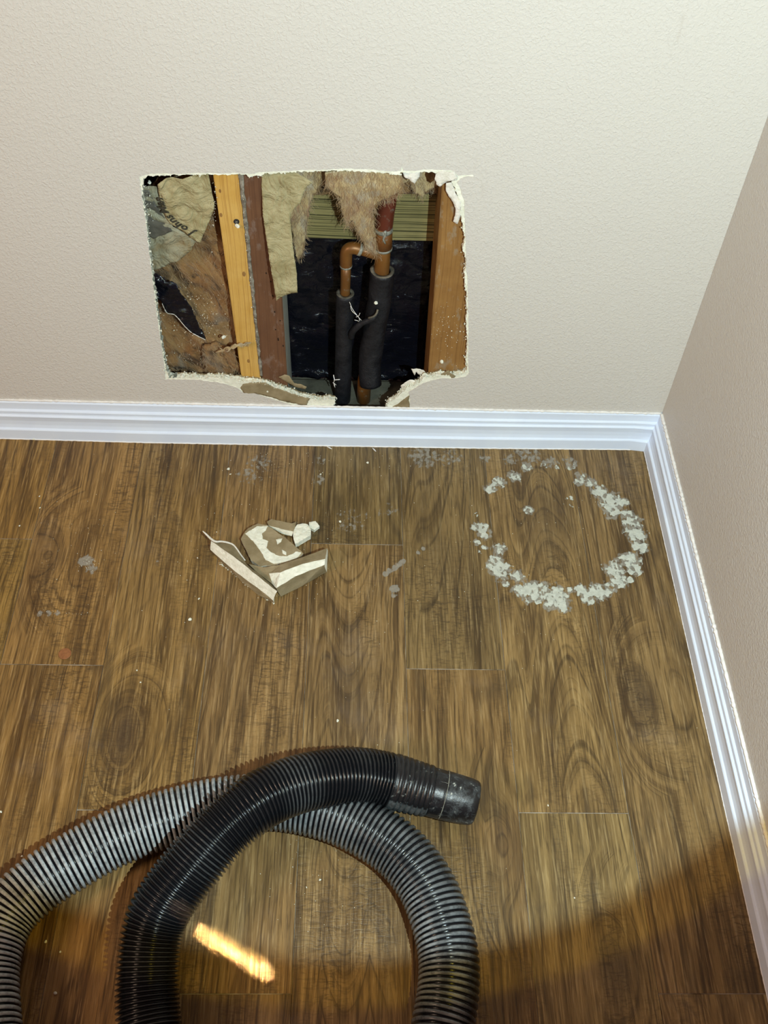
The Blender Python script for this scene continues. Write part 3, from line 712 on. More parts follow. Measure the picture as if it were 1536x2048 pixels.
wool('insulation_batt', [(262, 372), (300, 372), (316, 352), (430, 344), (446, 440), (462, 600), (478, 700), (494, 752), (486, 795), (300, 800), (285, 560), (268, 430)], .070, .017, MWOOL,
     'wet brown glass wool batt filling the left cavity', 3, .0026, .0, .012,
     yfun=lambda u, v: -.006 - (.016 * max(0, 1 - abs(v - .15) / .07)), fibres=3200, fam=.012)
# twist of fibres lying over the foot of the yellow stud
tw = [on_wall(a, b, yy) for a, b, yy in ((432, 702, .030), (445, 700, .024), (458, 696, .020), (470, 690, .019), (482, 688, .019), (494, 686, .020), (503, 684, .022))]
pa_ = spline(tw, 8); vs, fs = [], []
for q_ in range(16):
    rq = random.Random(q_); sp0 = rq.uniform(0, 6); am = rq.uniform(.001, .006); st = rq.randrange(0, 14); en = len(pa_) - rq.randrange(0, 16)
    seg_ = [p_ + Vector((am * .4 * mn.noise(Vector((i * .12, q_, 0))), -am * .5 + am * mn.noise(Vector((i * .10, q_, 5))), am * 1.5 * mn.noise(Vector((i * .11, q_, 9))))) for i, p_ in enumerate(pa_)][st:en]
    if len(seg_) < 4: continue
    v, f = tube(seg_, [.0009 * (1 - i / len(seg_)) + .0002 for i in range(len(seg_))], 5); k = len(vs); vs += v; fs += [[k + j for j in g_] for g_ in f]
o = mesh('insulation_tuft', vs, fs, MWOOL2, None, True); tag(o, 'wisp of glass wool lying across the foot of the yellow stud', 'insulation'); settle(o, tw[0])
wool('insulation_tuft', [(405, 690), (432, 684), (450, 690), (470, 700), (474, 722), (468, 745), (462, 765), (430, 766), (418, 745), (408, 720)], .046, .009, MWOOL, 'loose brown wool clump at the bottom of the left cavity', 14, .0024, .002, .008, fr=42, fibres=350, fam=.007,
     yfun=lambda u, v: -.006 if True else 0)
wool('insulation_tuft', [(585, 338), (650, 338), (662, 368), (640, 372), (628, 386), (619, 410), (614, 440), (611, 475), (606, 500), (598, 518), (590, 505), (582, 450), (578, 390)], .062, .008, MWOOL2,
     'grey-buff glass wool hanging behind the kraft paper strip', 21, .0025, .003, .010, fibres=600, fam=.010, yfun=lambda u, v: .03 * max(0, (.45 - v)) )
wool('insulation_tuft', c4([(350, 120), (700, 90), (1000, 90), (1400, 110), (1440, 230), (1400, 380), (1320, 430), (1240, 500), (1130, 560), (1040, 620), (1015, 750), (1030, 900), (1030, 1080),
                            (1060, 1300), (1070, 1430), (1010, 1390), (900, 1310), (880, 1210), (800, 1080), (730, 860), (650, 960), (610, 820), (580, 640), (545, 460), (430, 390), (370, 290)]),
     .048, .009, MWOOL2, 'large buff glass wool tuft drooping in front of the pipes', 33, .0023, .002, .010, fibres=1300, fam=.010, fr=26,
     yfun=lambda u, v: .035 * max(0, min(1, (.50 - v) / .12)) - .012)
wool('insulation_tuft', c5([(-20, 130), (120, 130), (400, 100), (640, 110), (780, 140), (790, 300), (795, 480), (700, 500), (600, 560), (560, 640), (480, 590), (420, 600), (370, 480), (330, 350), (250, 400), (170, 490), (110, 460), (60, 520), (0, 520)]),
     .080, .008, MWOOL2, 'tattered glass wool at the top right of the hole', 41, .0025, .003, .008, fibres=450, fam=.008)
wool('insulation_batt', [(560, 320), (895, 320), (890, 386), (560, 392)], .106, .005, MWOOL, 'dark compressed glass wool above the treated board', 47, .004, .001, .004)
# torn black plastic over the left batt
def patch(name, px, y, amp, mat, label, cat, seed, step=.003, rag=.0012, thick=.0004, yfun=None, fr=40, parent=None):
    poly = resample(wpoly(px, y), step * .7, rag, seed=seed); yf = yfun or (lambda u, v: 0.0)
    f = lambda u, v: (u, y + yf(u, v) - amp * crease(u * fr, v * fr, seed * 3.7), v)
    bk = lambda u, v: (u, f(u, v)[1] + thick, v)
    o = sheet(name, poly, f, bk, step, [mat], parent, True, seed); o['poly'] = 0
    if cat: tag(o, label, cat)
    return o, f
bf, bff = patch('plastic_scrap', c2([(150, 90), (250, 110), (420, 220), (560, 260), (620, 380), (700, 500), (800, 620), (850, 750), (900, 900), (980, 1010), (1010, 1100), (880, 1040), (780, 980), (680, 890),
                                     (610, 800), (520, 710), (420, 690), (350, 560), (330, 500), (250, 460), (200, 380)]), .044, .0035, MBLACK, 'crumpled black plastic scrap stuck to the left batt', 'plastic scrap', 51, .0026, yfun=lambda u, v: -.002)
edge = spline([Vector(bff(v_.x, v_.z)) + Vector((0, -.0006, 0)) for v_ in (on_wall(a, b, .044) for a, b in c2([(345, 540), (385, 640), (430, 690), (520, 705), (590, 770), (640, 830), (700, 890), (780, 975), (900, 1030), (1000, 1095)]))], 6)
v, f = tube(edge, [.0006 + .0008 * mn.noise(Vector((i * .5, 1, 1))) for i in range(len(edge))], 6); o = mesh('torn_edge', v, f, MPEEL, bf, True); o['label'] = 'white torn paper edge'
del bf['poly']
settle(bf, on_wall(400, 660, .044))
lf, lff = patch('kraft_paper', c1([(190, 395), (300, 380), (430, 395), (470, 620), (560, 830), (660, 990), (820, 1090), (1000, 1215), (960, 1290), (940, 1340), (840, 1440), (750, 1510), (640, 1560), (520, 1612), (400, 1640), (300, 1660), (240, 1400), (190, 1100), (160, 700)]),
                .0400, .0024, MPAP2, 'lower kraft paper flap with a tarred patch, left cavity', 'paper', 61, .003, .0006, fr=30)
del lf['poly']
dk, _ = patch('tar_patch', c1([(150, 460), (290, 460), (380, 640), (470, 790), (560, 930), (640, 1078), (560, 1110), (430, 1170), (350, 1190), (260, 1130), (170, 1040), (150, 700)]), .0375, .0012, MDARKP, None, None, 62, .003, .0006, parent=lf, fr=45)
del dk['poly']; dk['label'] = 'dark tarred patch'
settle(lf, on_wall(330, 530, .042))
uf, uff = patch('kraft_paper', c1([(420, 350), (470, 310), (560, 262), (640, 250), (800, 262), (900, 235), (1040, 200), (1190, 190), (1215, 320), (1250, 520), (1285, 640), (1278, 720), (1225, 860), (1170, 990), (1110, 1130), (1075, 1225), (1010, 1205), (910, 1140),
                                   (810, 1085), (710, 1020), (620, 955), (560, 870), (515, 790), (475, 640), (440, 500)]), .0335, .0030, MPAP, 'upper kraft paper flap printed with black lettering, left cavity', 'paper', 71, .0028, .0004, fr=26)
del uf['poly']
def letters(text, centres, h, f2, parent):
    """slanted bold letters walking along centres, laid on the paper surface f2"""
    vs, fs = [], []
    cs = [on_wall(a, b, .0335) for a, b in centres]
    for i, ch in enumerate(text):
        if ch == ' ': continue
        cu = bpy.data.curves.new('t', 'FONT'); cu.body = ch; cu.size = 1.0; cu.shear = .25; cu.offset = .034; cu.align_x = 'CENTER'; cu.resolution_u = 3
        ob = bpy.data.objects.new('t', cu); COL.objects.link(ob); bpy.context.view_layer.update()
        me = ob.evaluated_get(bpy.context.evaluated_depsgraph_get()).to_mesh()
        a = cs[max(i - 1, 0)]; b = cs[min(i + 1, len(cs) - 1)]; d = Vector((b.x - a.x, b.z - a.z)).normalized(); n = Vector((-d.y, d.x)); k = len(vs)
        for v in me.vertices:
            u = cs[i].x + (d.x * v.co.x + n.x * (v.co.y - .33)) * h; w_ = cs[i].z + (d.y * v.co.x + n.y * (v.co.y - .33)) * h
            q_ = f2(u, w_); vs.append((u, q_[1] - .0013, w_))
        for p_ in me.polygons: fs.append([k + j for j in p_.vertices])
        ob.evaluated_get(bpy.context.evaluated_depsgraph_get()).to_mesh_clear(); bpy.data.objects.remove(ob); bpy.data.curves.remove(cu)
    return mesh('lettering', vs, fs, MINK, parent, recalc=False)
letters('Johns Man', c1([(945, 1085), (830, 1022), (735, 972), (655, 912), (600, 855), (560, 810), (520, 745), (470, 660), (452, 590)]), .0165, uff, uf)['label'] = 'black printed lettering'
settle(uf, on_wall(400, 480, .0335))
hs, hsf = patch('kraft_paper', c3([(722, 150), (900, 120), (1100, 130), (1210, 180), (1440, 300), (1400, 325), (1350, 350), (1310, 440), (1262, 560), (1200, 620), (1140, 680), (1125, 760), (1150, 980), (1175, 1200), (1205, 1350), (1222, 1500),
                                   (1232, 1700), (1160, 1708), (1060, 1750), (1000, 1775), (940, 1820), (905, 1620), (850, 1350), (800, 1050), (755, 800), (735, 600), (720, 300)]), .0262, .0014, MPAP,
                'long torn kraft paper strip hanging over the brown stud', 'paper', 81, .0028, .0006, fr=24, yfun=lambda u, v: -.024 * max(0, min(1, (.52 - v) / .18)))
del hs['poly']; settle(hs, on_wall(570, 560, .02))
# splintered fibres of wood on the treated board and crumbs of gypsum lodged in the hole
rs = random.Random(9); sp = []
for _ in range(260):
    a, b = rs.gauss(395, 32), rs.gauss(640, 45)
    if 315 < a < 460 and 560 < b < 740: sp.append(on_wall(a, b, .046))
for _ in range(70): sp.append(on_wall(rs.gauss(892, 14), rs.gauss(660, 30), YC - .0002))
for _ in range(60): sp.append(on_wall(rs.gauss(295, 5), rs.gauss(420, 22), .030))
for _ in range(40): sp.append(on_wall(rs.gauss(428, 3) + 0, rs.gauss(400, 50), YC - .0004))
for _ in range(40): t = rs.random(); sp.append(on_wall(479 + 43 * t + rs.gauss(0, 2), 360 + 388 * t, YC - .0003))
o = grit('gypsum_grit', sp, MGYPW, None, (.0004, .0013), 4); tag(o, 'fine white gypsum grit lodged inside the hole', 'grit', kind='stuff')
def nugget(name, p, r, mat, label, cat='crumb', group=None, seed=0, flat=.7):
    bm = bmesh.new(); bmesh.ops.create_icosphere(bm, subdivisions=2, radius=r); rs = random.Random(seed)
    sx, sy = rs.uniform(.6, 1.2), rs.uniform(.8, 1.5); a = rs.uniform(0, 3)
    for v in bm.verts:
        c = v.co * (1 + .5 * mn.noise(v.co / r * 1.1 + Vector((seed, 0, 0)))); c = Vector((c.x * sx, c.y * sy, c.z * flat)); v.co = Matrix.Rotation(a, 3, 'Z') @ c
    zmin = min(v.co.z for v in bm.verts)
    for v in bm.verts: v.co.z = max(v.co.z - zmin * .8, 0)
    o = from_bm(name, bm, mat); o.location = p; tag(o, label, cat, group); return o
nugget('gypsum_crumb', on_wall(448, 676, .032), .0030, MGYPW, 'white gypsum crumb caught in the brown wool beside the stud', seed=1, flat=1)
nugget('gypsum_crumb', on_wall(299, 367, .036), .0022, MGYPW, 'white gypsum crumb at the top left corner of the hole', seed=2, flat=1)
nugget('gypsum_crumb', on_wall(475, 455, YC - .002), .0034, MGYPW, 'white gypsum crumb just below the black screw', seed=3, flat=1)
nugget('gypsum_crumb', on_wall(883, 726, YC - .001), .0036, MGYPW, 'white gypsum crumb at the foot of the right stud', seed=4, flat=1)
nugget('gypsum_crumb', on_wall(752, 608, .056), .0026, MGYPW, 'white gypsum crumb on the thick black pipe sleeve', seed=5, flat=1)

# ================================================================ HOSE
def hz(l): return [on_floor(a, b, z) for a, b, z in l]
blackp = hz([(937, 1603, .036), (890, 1591, .040), (834, 1576, .046), (767, 1559, .058), (704, 1552, .074), (617, 1563, .094), (548, 1586, .105), (496, 1617, .110), (445, 1660, .106), (402, 1709, .098), (335, 1795, .079),
             (306, 1857, .064), (295, 1945, .050), (297, 2038, .041), (315, 2140, .038), (375, 2240, .038), (480, 2310, .038), (600, 2330, .038), (720, 2300, .038), (820, 2220, .038), (870, 2130, .038)])
greyp = hz([(886, 2048, .037), (896, 1985, .037), (897, 1915, .037), (882, 1845, .037), (851, 1768, .037), (800, 1704, .037), (730, 1656, .037), (655, 1624, .037), (560, 1606, .037), (452, 1610, .037),
            (345, 1634, .037), (245, 1670, .037), (157, 1716, .037), (72, 1772, .037), (8, 1838, .037), (-24, 1930, .037), (-24, 2045, .037), (-10, 2160, .037), (10, 2300, .037)])
hose = empty('vacuum_hose', on_floor(560, 1900)); tag(hose, 'ribbed black vacuum hose looped on the floor, crossing over itself', 'hose')
path = spline(blackp + greyp, 40)
# arc length
L = [0.0]
for a, b in zip(path, path[1:]): L.append(L[-1] + (b - a).length)
L = np.array(L); PX = np.array([tuple(p) for p in path])
s_cross = L[np.argmin(np.sum((PX - np.array(greyp[0])) ** 2, 1))]
s0 = .110     # where the ribs begin, after the cuff
def at(s): return Vector([np.interp(s, L, PX[:, k]) for k in range(3)])
pitch = lambda s: .0056 if s < s_cross - .35 else .0074
segs = 44; prof = [(0, .0318, 0), (.20, .0322, 0), (.38, .0352, .6), (.52, .0372, 1), (.66, .0372, 1), (.80, .0352, .6)]
rows = []; s = s0
prof2 = [(0, .0334, 0), (.20, .0334, 0), (.32, .0362, .72), (.46, .0373, 1), (.72, .0373, 1), (.88, .0362, .72)]
while s < L[-1] - .01:
    p_ = pitch(s)
    for t, r, c in (prof2 if p_ > .006 else prof): rows.append((s + t * p_, r, c))
    s += p_
vs = []; crest = []; dust = []; upv = []; spl = []; fs = []
nrm = Vector((0, 0, 1))
s_end = L[-1]
for (s, r, c) in rows:
    p_ = at(s); t = (at(s + .004) - at(s - .004)).normalized(); nrm = Vector((0, 0, 1)); nrm = (nrm - t * nrm.dot(t)).normalized(); bi = t.cross(nrm)
    g = (s - s_cross) / (s_end - s_cross)
    if s < s_cross - .1: d = .10
    else: d = min(1.0, .50 + max(0, (g - .30)) * 3.2)
    if s < s_cross - .1: d = .02 + .30 * max(0, mn.noise(Vector((s * 14, 0, 0))))
    for k in range(segs):
        a = 2 * math.pi * k / segs; dvec = nrm * math.cos(a) + bi * math.sin(a); vs.append(p_ + dvec * r)
        crest.append(c); upv.append(math.cos(a))
        side = math.sin(a)
        dd = d
        if s_cross - .1 < s and g < .42: dd = d * (.12 + .8 * max(0, -side * .3 + .55 + .8 * mn.noise(Vector((s * 9, side * 2, 4)))))
        dust.append(dd); spl.append(max(0, min(1, 1 - (s - s0) / .05)) * (1 if math.cos(a) < .45 else .15))
nR = len(rows)
for i in range(nR - 1):
    for k in range(segs): l = (k + 1) % segs; fs.append((i * segs + k, i * segs + l, (i + 1) * segs + l, (i + 1) * segs + k))
fs.append(tuple(range(segs))[::-1])
me = bpy.data.meshes.new('corrugated_tube'); me.from_pydata([tuple(v) for v in vs], [], fs)
for nm, dat in (('crest', crest), ('dust', dust), ('up', upv), ('splash', spl)):
    at_ = me.attributes.new(nm, 'FLOAT', 'POINT'); at_.data.foreach_set('value', dat)
me.polygons.foreach_set('use_smooth', [True] * len(me.polygons)); me.update()
hb = link('corrugated_tube', me, hose, [MHOSE])
# cuff: ribbed collar, smooth sleeve with raised panels, tapered dusty nozzle end
end = at(0.0); cdir = (at(0.0) - at(s0)).normalized()
cl = (at(0) - at(s0)).length
def ringed(name, prof_, mat, dustf, seg=56, panels=False, parent=hose):
    vs, fs, du = [], [], []
    org = at(s0)
    for (t, r) in prof_:
        # follow the bend of the hose up to the collar, then straight
        s_ = s0 - t; c_ = at(s_) if s_ > 0 else at(0) + (at(0) - at(.012)).normalized() * (-s_)
        tt = (at(max(s_ - .004, 0.0)) - at(max(s_ - .004, 0.0) + .012)).normalized()
        n_ = (Vector((0, 0, 1)) - tt * tt.z).normalized(); b_2 = tt.cross(n_)
        for k in range(seg):
            a = 2 * math.pi * k / seg; rr = r
            if panels and .0565 < t < .0735 and (k % 7) not in (0,): rr = r + .0009
            vs.append(c_ + (n_ * math.cos(a) + b_2 * math.sin(a)) * rr); du.append(dustf(t, math.cos(a)))
    n = len(prof_)
    for i in range(n - 1):
        for k in range(seg): l = (k + 1) % seg; fs.append([i * seg + k, i * seg + l, (i + 1) * seg + l, (i + 1) * seg + k])
    o = mesh(name, vs, fs, mat, parent, True); at2 = o.data.attributes.new('dust', 'FLOAT', 'POINT'); at2.data.foreach_set('value', du); return o
cp = [(-.004, .030), (-.003, .0350), (.0, .0362)]
for i in range(7):
    t = .003 + i * .0076; R_ = .0372 - i * .00045
    cp += [(t, R_ - .0026), (t + .0012, R_ - .0003), (t + .0022, R_), (t + .0046, R_), (t + .0058, R_ - .0004), (t + .0066, R_ - .0026)]
cp += [(.0556, .0335), (.0562, .0328)]
ringed('ribbed_collar', cp, MCUFF, lambda t, c: .25 + .9 * (c < .35))
sp_ = [(.0556, .0300), (.0560, .0312), (.0566, .0315), (.0600, .0315), (.0650, .0314), (.0700, .0314), (.0730, .0313), (.0738, .0318), (.0745, .0325), (.0760, .0326)]
ringed('cuff_sleeve', sp_, MCUFF, lambda t, c: .45, panels=True)
npf = [(.0752, .0322), (.0765, .0326), (.085, .0322), (.098, .0315), (.110, .0306), (.1165, .0296), (.1195, .0278), (.1205, .0262), (.1200, .0250), (.117, .0244), (.095, .0244), (.080, .0244)]
ringed('nozzle_end', npf, MCUFF, lambda t, c: .60 if t > .08 else .5)
def ring_at(t):
    s_ = s0 - t; c_ = at(s_) if s_ > 0 else at(0) + (at(0) - at(.012)).normalized() * (-s_)
    tt = (at(max(s_ - .004, 0.0)) - at(max(s_ - .004, 0.0) + .012)).normalized(); n_ = (Vector((0, 0, 1)) - tt * tt.z).normalized(); return c_, n_, tt.cross(n_)
for t, r in ((.0558, .0324), (.0748, .0328)):
    c_, n_, b2_ = ring_at(t); pts = [c_ + (n_ * math.cos(a * .13) + b2_ * math.sin(a * .13)) * r for a in range(-14, 15)]
    v, f = tube(pts, [.00045 + .0003 * mn.noise(Vector((i * .7, t * 900, 0))) for i in range(29)], 5); mesh('worn_edge', v, f, MSOLD, hose, True)
for a in (-1.15, -.62, -.10, .42, .95, 1.4):
    pts = []
    for t in (.0575, .0615, .066, .070, .0738): c_, n_, b2_ = ring_at(t); pts.append(c_ + (n_ * math.cos(a) + b2_ * math.sin(a)) * .0318)
    v, f = tube(pts, .00042, 5); mesh('panel_rib', v, f, MSOLD, hose, True)
for c in hose.children: c.data.transform(Matrix.Translation(-hose.location))

# ================================================================ BROKEN DRYWALL ON THE FLOOR
def cd3(l): return [(380 + x / 5.12, 1000 + y / 5.12) for x, y in l]
def fpoly(px, z=0.0): return [(v.x, v.y) for v in (on_floor(a, b, z) for a, b in px)]
def poly3(name, pts, faces, mats, parent=None, mi=None, cuts=3, jit=.0006, seed=0):
    """hand-laid faceted solid from measured points (crop x, crop y, height)"""
    vs = []
    for x, y, z in pts: a, b = cd3([(x, y)])[0]; vs.append(on_floor(a, b, z))
    me = bpy.data.meshes.new(name); me.from_pydata([tuple(v) for v in vs], [], faces); 
    if mi: me.polygons.foreach_set('material_index', mi)
    bm = bmesh.new(); bm.from_mesh(me); bmesh.ops.triangulate(bm, faces=bm.faces); bmesh.ops.subdivide_edges(bm, edges=bm.edges, cuts=cuts, use_grid_fill=True)
    for v in bm.verts:
        n = mn.noise_vector(v.co * 260 + Vector((seed, 0, 0))) * jit + mn.noise_vector(v.co * 90 + Vector((seed, 3, 0))) * jit
        v.co += n; v.co.z = max(v.co.z, .0006)
    bmesh.ops.recalc_face_normals(bm, faces=bm.faces)
    bm.to_mesh(me); bm.free(); o = link(name, me, parent, mats); return o
scrap = empty('drywall_scrap', on_floor(*cd3([(870, 900)])[0])); tag(scrap, 'largest drywall scrap, folded in a V with a white broken edge', 'drywall piece')
# left arm
LP = [(215, 420, .026), (400, 545, .028), (560, 668, .029), (720, 800, .029), (890, 935, .026),      # 0-4 upper edge of the white break
      (208, 510, .012), (400, 680, .012), (520, 775, .012), (690, 900, .012), (850, 1025, .010),     # 5-9 lower edge
      (300, 440, .020), (450, 450, .016), (575, 655, .012), (705, 745, .010), (860, 880, .008),      # 10-14 inner side of the paper
      (230, 540, .0008), (400, 715, .0008), (520, 830, .0008), (700, 975, .0008), (862, 1058, .0008), # 15-19 underside fringe
      (330, 470, .0008), (470, 480, .0008), (590, 680, .0008), (720, 770, .0008), (860, 890, .0008)]
fsL = []
for i in range(4):
    fsL += [[i, i + 1, i + 6, i + 5], [i + 10, i + 11, i + 1, i], [i + 5, i + 6, i + 16, i + 15], [i + 20, i + 21, i + 11, i + 10], [i + 15, i + 16, i + 21, i + 20]]
miL = [0, 1, 1, 1, 1] * 4
fsL += [[0, 5, 15, 20, 10], [4, 14, 24, 19, 9]]; miL += [0, 0]
o = poly3('left_wing', LP, fsL, [MGYPW, MKB], scrap, miL, seed=1); o['label'] = 'left wing with a long white broken edge'
RP = [(600, 655, .016), (750, 690, .020), (920, 665, .026), (1150, 585, .030), (1405, 492, .030),
      (700, 748, .014), (810, 752, .020), (920, 742, .030), (1150, 655, .034), (1385, 600, .034),
      (700, 756, .006), (840, 860, .016), (885, 905, .024), (1080, 780, .030), (1375, 665, .031),
      (720, 770, .0008), (845, 880, .0008), (930, 990, .0008), (1150, 880, .0008), (1402, 735, .0008),
      (640, 700, .0008), (760, 700, .0008), (920, 680, .0008), (1160, 600, .0008), (1410, 520, .0008)]
fsR = []
miR = []
for i in range(4):
    fsR += [[i, i + 1, i + 6, i + 5], [i + 5, i + 6, i + 11, i + 10], [i + 10, i + 11, i + 16, i + 15], [i + 20, i + 21, i + 1, i], [i + 15, i + 16, i + 21, i + 20]]
    miR += [1, 1 if i == 0 else 0, 1, 1, 1]
fsR += [[0, 5, 10, 15, 20], [4, 24, 19, 14, 9]]; miR += [1, 0]
o = poly3('right_wing', RP, fsR, [MGYPW, MKB], scrap, miR, seed=2); o['label'] = 'right wing with brown paper face'
vs_ = [on_floor(*cd3([(x, y)])[0], z) for x, y, z in ((130, 318, .030), (165, 350, .029), (210, 395, .027), (260, 425, .026), (325, 425, .024), (400, 440, .021), (455, 470, .018), (520, 560, .014), (565, 620, .013))]
v, f = tube(spline(vs_, 4), [.0007 + .0016 * math.sin(min(1, i / 10) * 1.5) * (1 - i / 40) for i in range(33)], 6); o = mesh('paper_curl', v, f, MPEEL, scrap, True); o['label'] = 'thin white curl of torn paper'
rs = random.Random(3); sp = []
for _ in range(150):
    t = rs.random(); x = 300 + 560 * t; y = 640 + 420 * t + rs.gauss(0, 10); a, b = cd3([(x, y)])[0]; sp.append(on_floor(a, b, .001))
o = grit('fringe', sp, MGYPW, scrap, (.0005, .0018), 8); o['kind'] = 'stuff'
for c in scrap.children: c.data.transform(Matrix.Translation(-scrap.location))
def slab(name, crop, z0, th, mats, label, seed, tilt=(0, 0), rag=.0011, step=.004, group=None, cat='drywall piece', mis=(0, 1, 1), dome=0.0, amp=.0006):
    poly = resample(fpoly(cd3(crop), z0 + th), step * .5, rag, seed=seed); n = len(poly); cx = sum(p[0] for p in poly) / n; cy = sum(p[1] for p in poly) / n
    R_ = max(math.hypot(p[0] - cx, p[1] - cy) for p in poly)
    def top(u, v):
        d = math.hypot(u - cx, v - cy) / R_; return (u, v, z0 + th + tilt[0] * (u - cx) + tilt[1] * (v - cy) + dome * (1 - d * d) + amp * fbm(u * 120, v * 120, seed))
    def bo(u, v): a = top(u, v); return (u + (cx - u) * .06, v + (cy - v) * .06, max(.0004, a[2] - th))
    o = sheet(name, poly, top, bo, step, mats, None, False, seed, mis)
    tag(o, label, cat, group); o.data.transform(Matrix.Translation((-cx, -cy, 0))); o.location = (cx, cy, 0)
    return o, top
md, mtop = slab('drywall_scrap', [(520, 400), (560, 330), (600, 290), (690, 245), (790, 262), (870, 315), (960, 375), (1060, 460), (1160, 545), (1110, 590), (1000, 630), (860, 662), (720, 675), (620, 610), (570, 500)],
                .0010, .0120, [MKB, MGYP], 'rounded brown drywall scrap with a white bare patch, inside the V', 91, (0, .02))
poly = resample(fpoly(cd3([(565, 345), (690, 272), (800, 268), (775, 310), (738, 345), (745, 395), (800, 425), (785, 490), (830, 535), (900, 568), (985, 575), (1055, 550), (1080, 525), (1140, 540), (1105, 585), (1000, 628), (860, 650), (770, 610), (722, 520), (650, 430)]), .0135), .002, .0010, seed=5)
f1 = lambda u, v: (u, v, mtop(u, v)[2] + .0006 + .0005 * mn.noise(Vector((u * 300, v * 300, 0)))); f0 = lambda u, v: (u, v, mtop(u, v)[2] - .0006)
o = sheet('bare_gypsum', poly, f1, f0, .003, [MGYPW], md, False, 3); o.data.transform(Matrix.Translation((-md.location.x, -md.location.y, 0))); o['label'] = 'white patch where the paper has torn off'
for pl in ([(880, 405), (945, 395), (930, 430), (895, 455)], [(940, 510), (985, 530), (985, 565), (950, 545)]):
    poly = resample(fpoly(cd3(pl), .0135), .0016, .0006, seed=6); o = sheet('bare_gypsum', poly, f1, f0, .003, [MGYPW], md, False, 3); o.data.transform(Matrix.Translation((-md.location.x, -md.location.y, 0)))
ch = poly3('drywall_scrap', [(790, 222, .014), (830, 198, .016), (1040, 238, .016), (1090, 222, .014), (1062, 322, .013), (940, 300, .013), (800, 258, .012),
                             (805, 272, .003), (940, 345, .003), (1045, 372, .003), (1095, 250, .0008), (1040, 262, .0008), (830, 225, .0008), (800, 240, .0008)],
           [[0, 1, 2, 3, 4, 5, 6], [6, 5, 8, 7], [5, 4, 9, 8], [4, 3, 10, 9], [3, 2, 11, 10], [2, 1, 12, 11], [1, 0, 13, 12], [0, 6, 7, 13], [7, 8, 9, 10, 11, 12, 13]], [MKB, MGYPW], None, [0, 1, 1, 0, 0, 0, 0, 0, 0], seed=4)
tag(ch, 'narrow drywall chip with brown paper top behind the V scrap', 'drywall piece'); settle(ch, on_floor(*cd3([(940, 300)])[0]))
slab('gypsum_chunk', [(1070, 290), (1100, 255), (1150, 243), (1205, 250), (1238, 300), (1240, 365), (1170, 405), (1110, 440), (1075, 450), (1052, 370)], .0010, .011, [MGYPW, MGYPW], 'round white gypsum chunk behind the V scrap', 95, dome=.002, rag=.0006, cat='gypsum lump', amp=.0012)
slab('gypsum_chunk', [(1218, 228), (1285, 216), (1326, 268), (1272, 308), (1222, 282)], .0006, .007, [MGYPW, MGYPW], 'smallest white gypsum lump beyond the round chunk', 96, dome=.001, rag=.0004, step=.003, cat='gypsum lump', amp=.0008)
# single crumbs on the boards
CR = [(457, 939, 5.2, 'pair of crumbs near the skirting, upper one'), (461, 949, 4, 'pair of crumbs near the skirting, lower one'), (735, 926, 5, 'crumb just in front of the back skirting, mid wall'),
      (641, 949, 3, 'tiny crumb on the seam behind the scraps'), (680, 1044, 4.6, 'crumb right of the smallest gypsum lump'), (398, 1198, 3.4, 'small crumb left below the V scrap'), (380, 1240, 6.5, 'oblong crumb in front of the V scrap'),
      (675, 1442, 4.2, 'crumb alone on the boards behind the hose arch'), (44, 1713, 4.2, 'crumb in the shadow beside the grey hose'), (92, 1884, 4.5, 'upper crumb inside the left hose bend'), (121, 1904, 3.6, 'second crumb inside the left hose bend'),
      (111, 1987, 6.5, 'largest crumb inside the left hose bend'), (2, 1624, 5, 'crumb at the left border beyond the hose'), (68, 879, 5, 'crumb against the back skirting at far left'), (39, 1052, 3.2, 'speck of gypsum near the far left board end'),
      (80, 1016, 3, 'speck of gypsum on the far left seam'), (79, 993, 2.8, 'higher speck of gypsum on the far left seam'), (274, 1341, 3, 'speck on the knotted board, upper'), (281, 1365, 3, 'speck on the knotted board, lower'),
      (395, 1116, 3, 'speck left of the V scrap'), (1096, 1611, 2.6, 'speck near the right board end'), (1149, 1796, 3, 'speck low on the right boards'), (640, 1760, 4, 'speck inside the hose arch'), (613, 1775, 2.6, 'smaller speck inside the hose arch')]
for i, (a, b, r, l) in enumerate(CR):
    nugget('gypsum_crumb', on_floor(a, b, .0002), r * .00040, MGYPW, 'white ' + l if not l.startswith(('tiny', 'speck', 'small')) else 'pale ' + l, seed=20 + i)
for i, (a, b, c_, d_) in enumerate(((654, 893, 664, 898), (745, 896, 752, 903))):
    v, f = tube([on_floor(a, b, .0015), on_floor((a + c_) / 2, (b + d_) / 2, .0022), on_floor(c_, d_, .0008)], [.0005, .0012, .0005], 6); o = mesh('paint_shard', v, f, MCAULK)
    tag(o, ('left' if i == 0 else 'right') + ' one of two white paint shards at the skirting foot', 'paint chip'); settle(o, on_floor(a, b))
# counted by nobody: fine specks
rs = random.Random(77); sp = []
def sc_(cx, cy, sx, sy, n):
    for _ in range(n):
        a, b = rs.gauss(cx, sx), rs.gauss(cy, sy)
        if b > 905: sp.append(on_floor(a, b, .0003))
sc_(540, 1110, 110, 70, 220); sc_(140, 1090, 60, 60, 40); sc_(175, 1125, 14, 10, 40); sc_(120, 1225, 40, 5, 16); sc_(600, 930, 120, 22, 90); sc_(1110, 1080, 110, 90, 60); sc_(640, 1750, 60, 60, 50); sc_(900, 1300, 420, 260, 90); sc_(750, 1640, 90, 30, 25); sc_(850, 1090, 200, 120, 40)
o = grit('plaster_specks', sp, MGYPW, None, (.0003, .0010), 12); tag(o, 'fine white plaster specks scattered over the floor boards', 'plaster dust', kind='stuff')
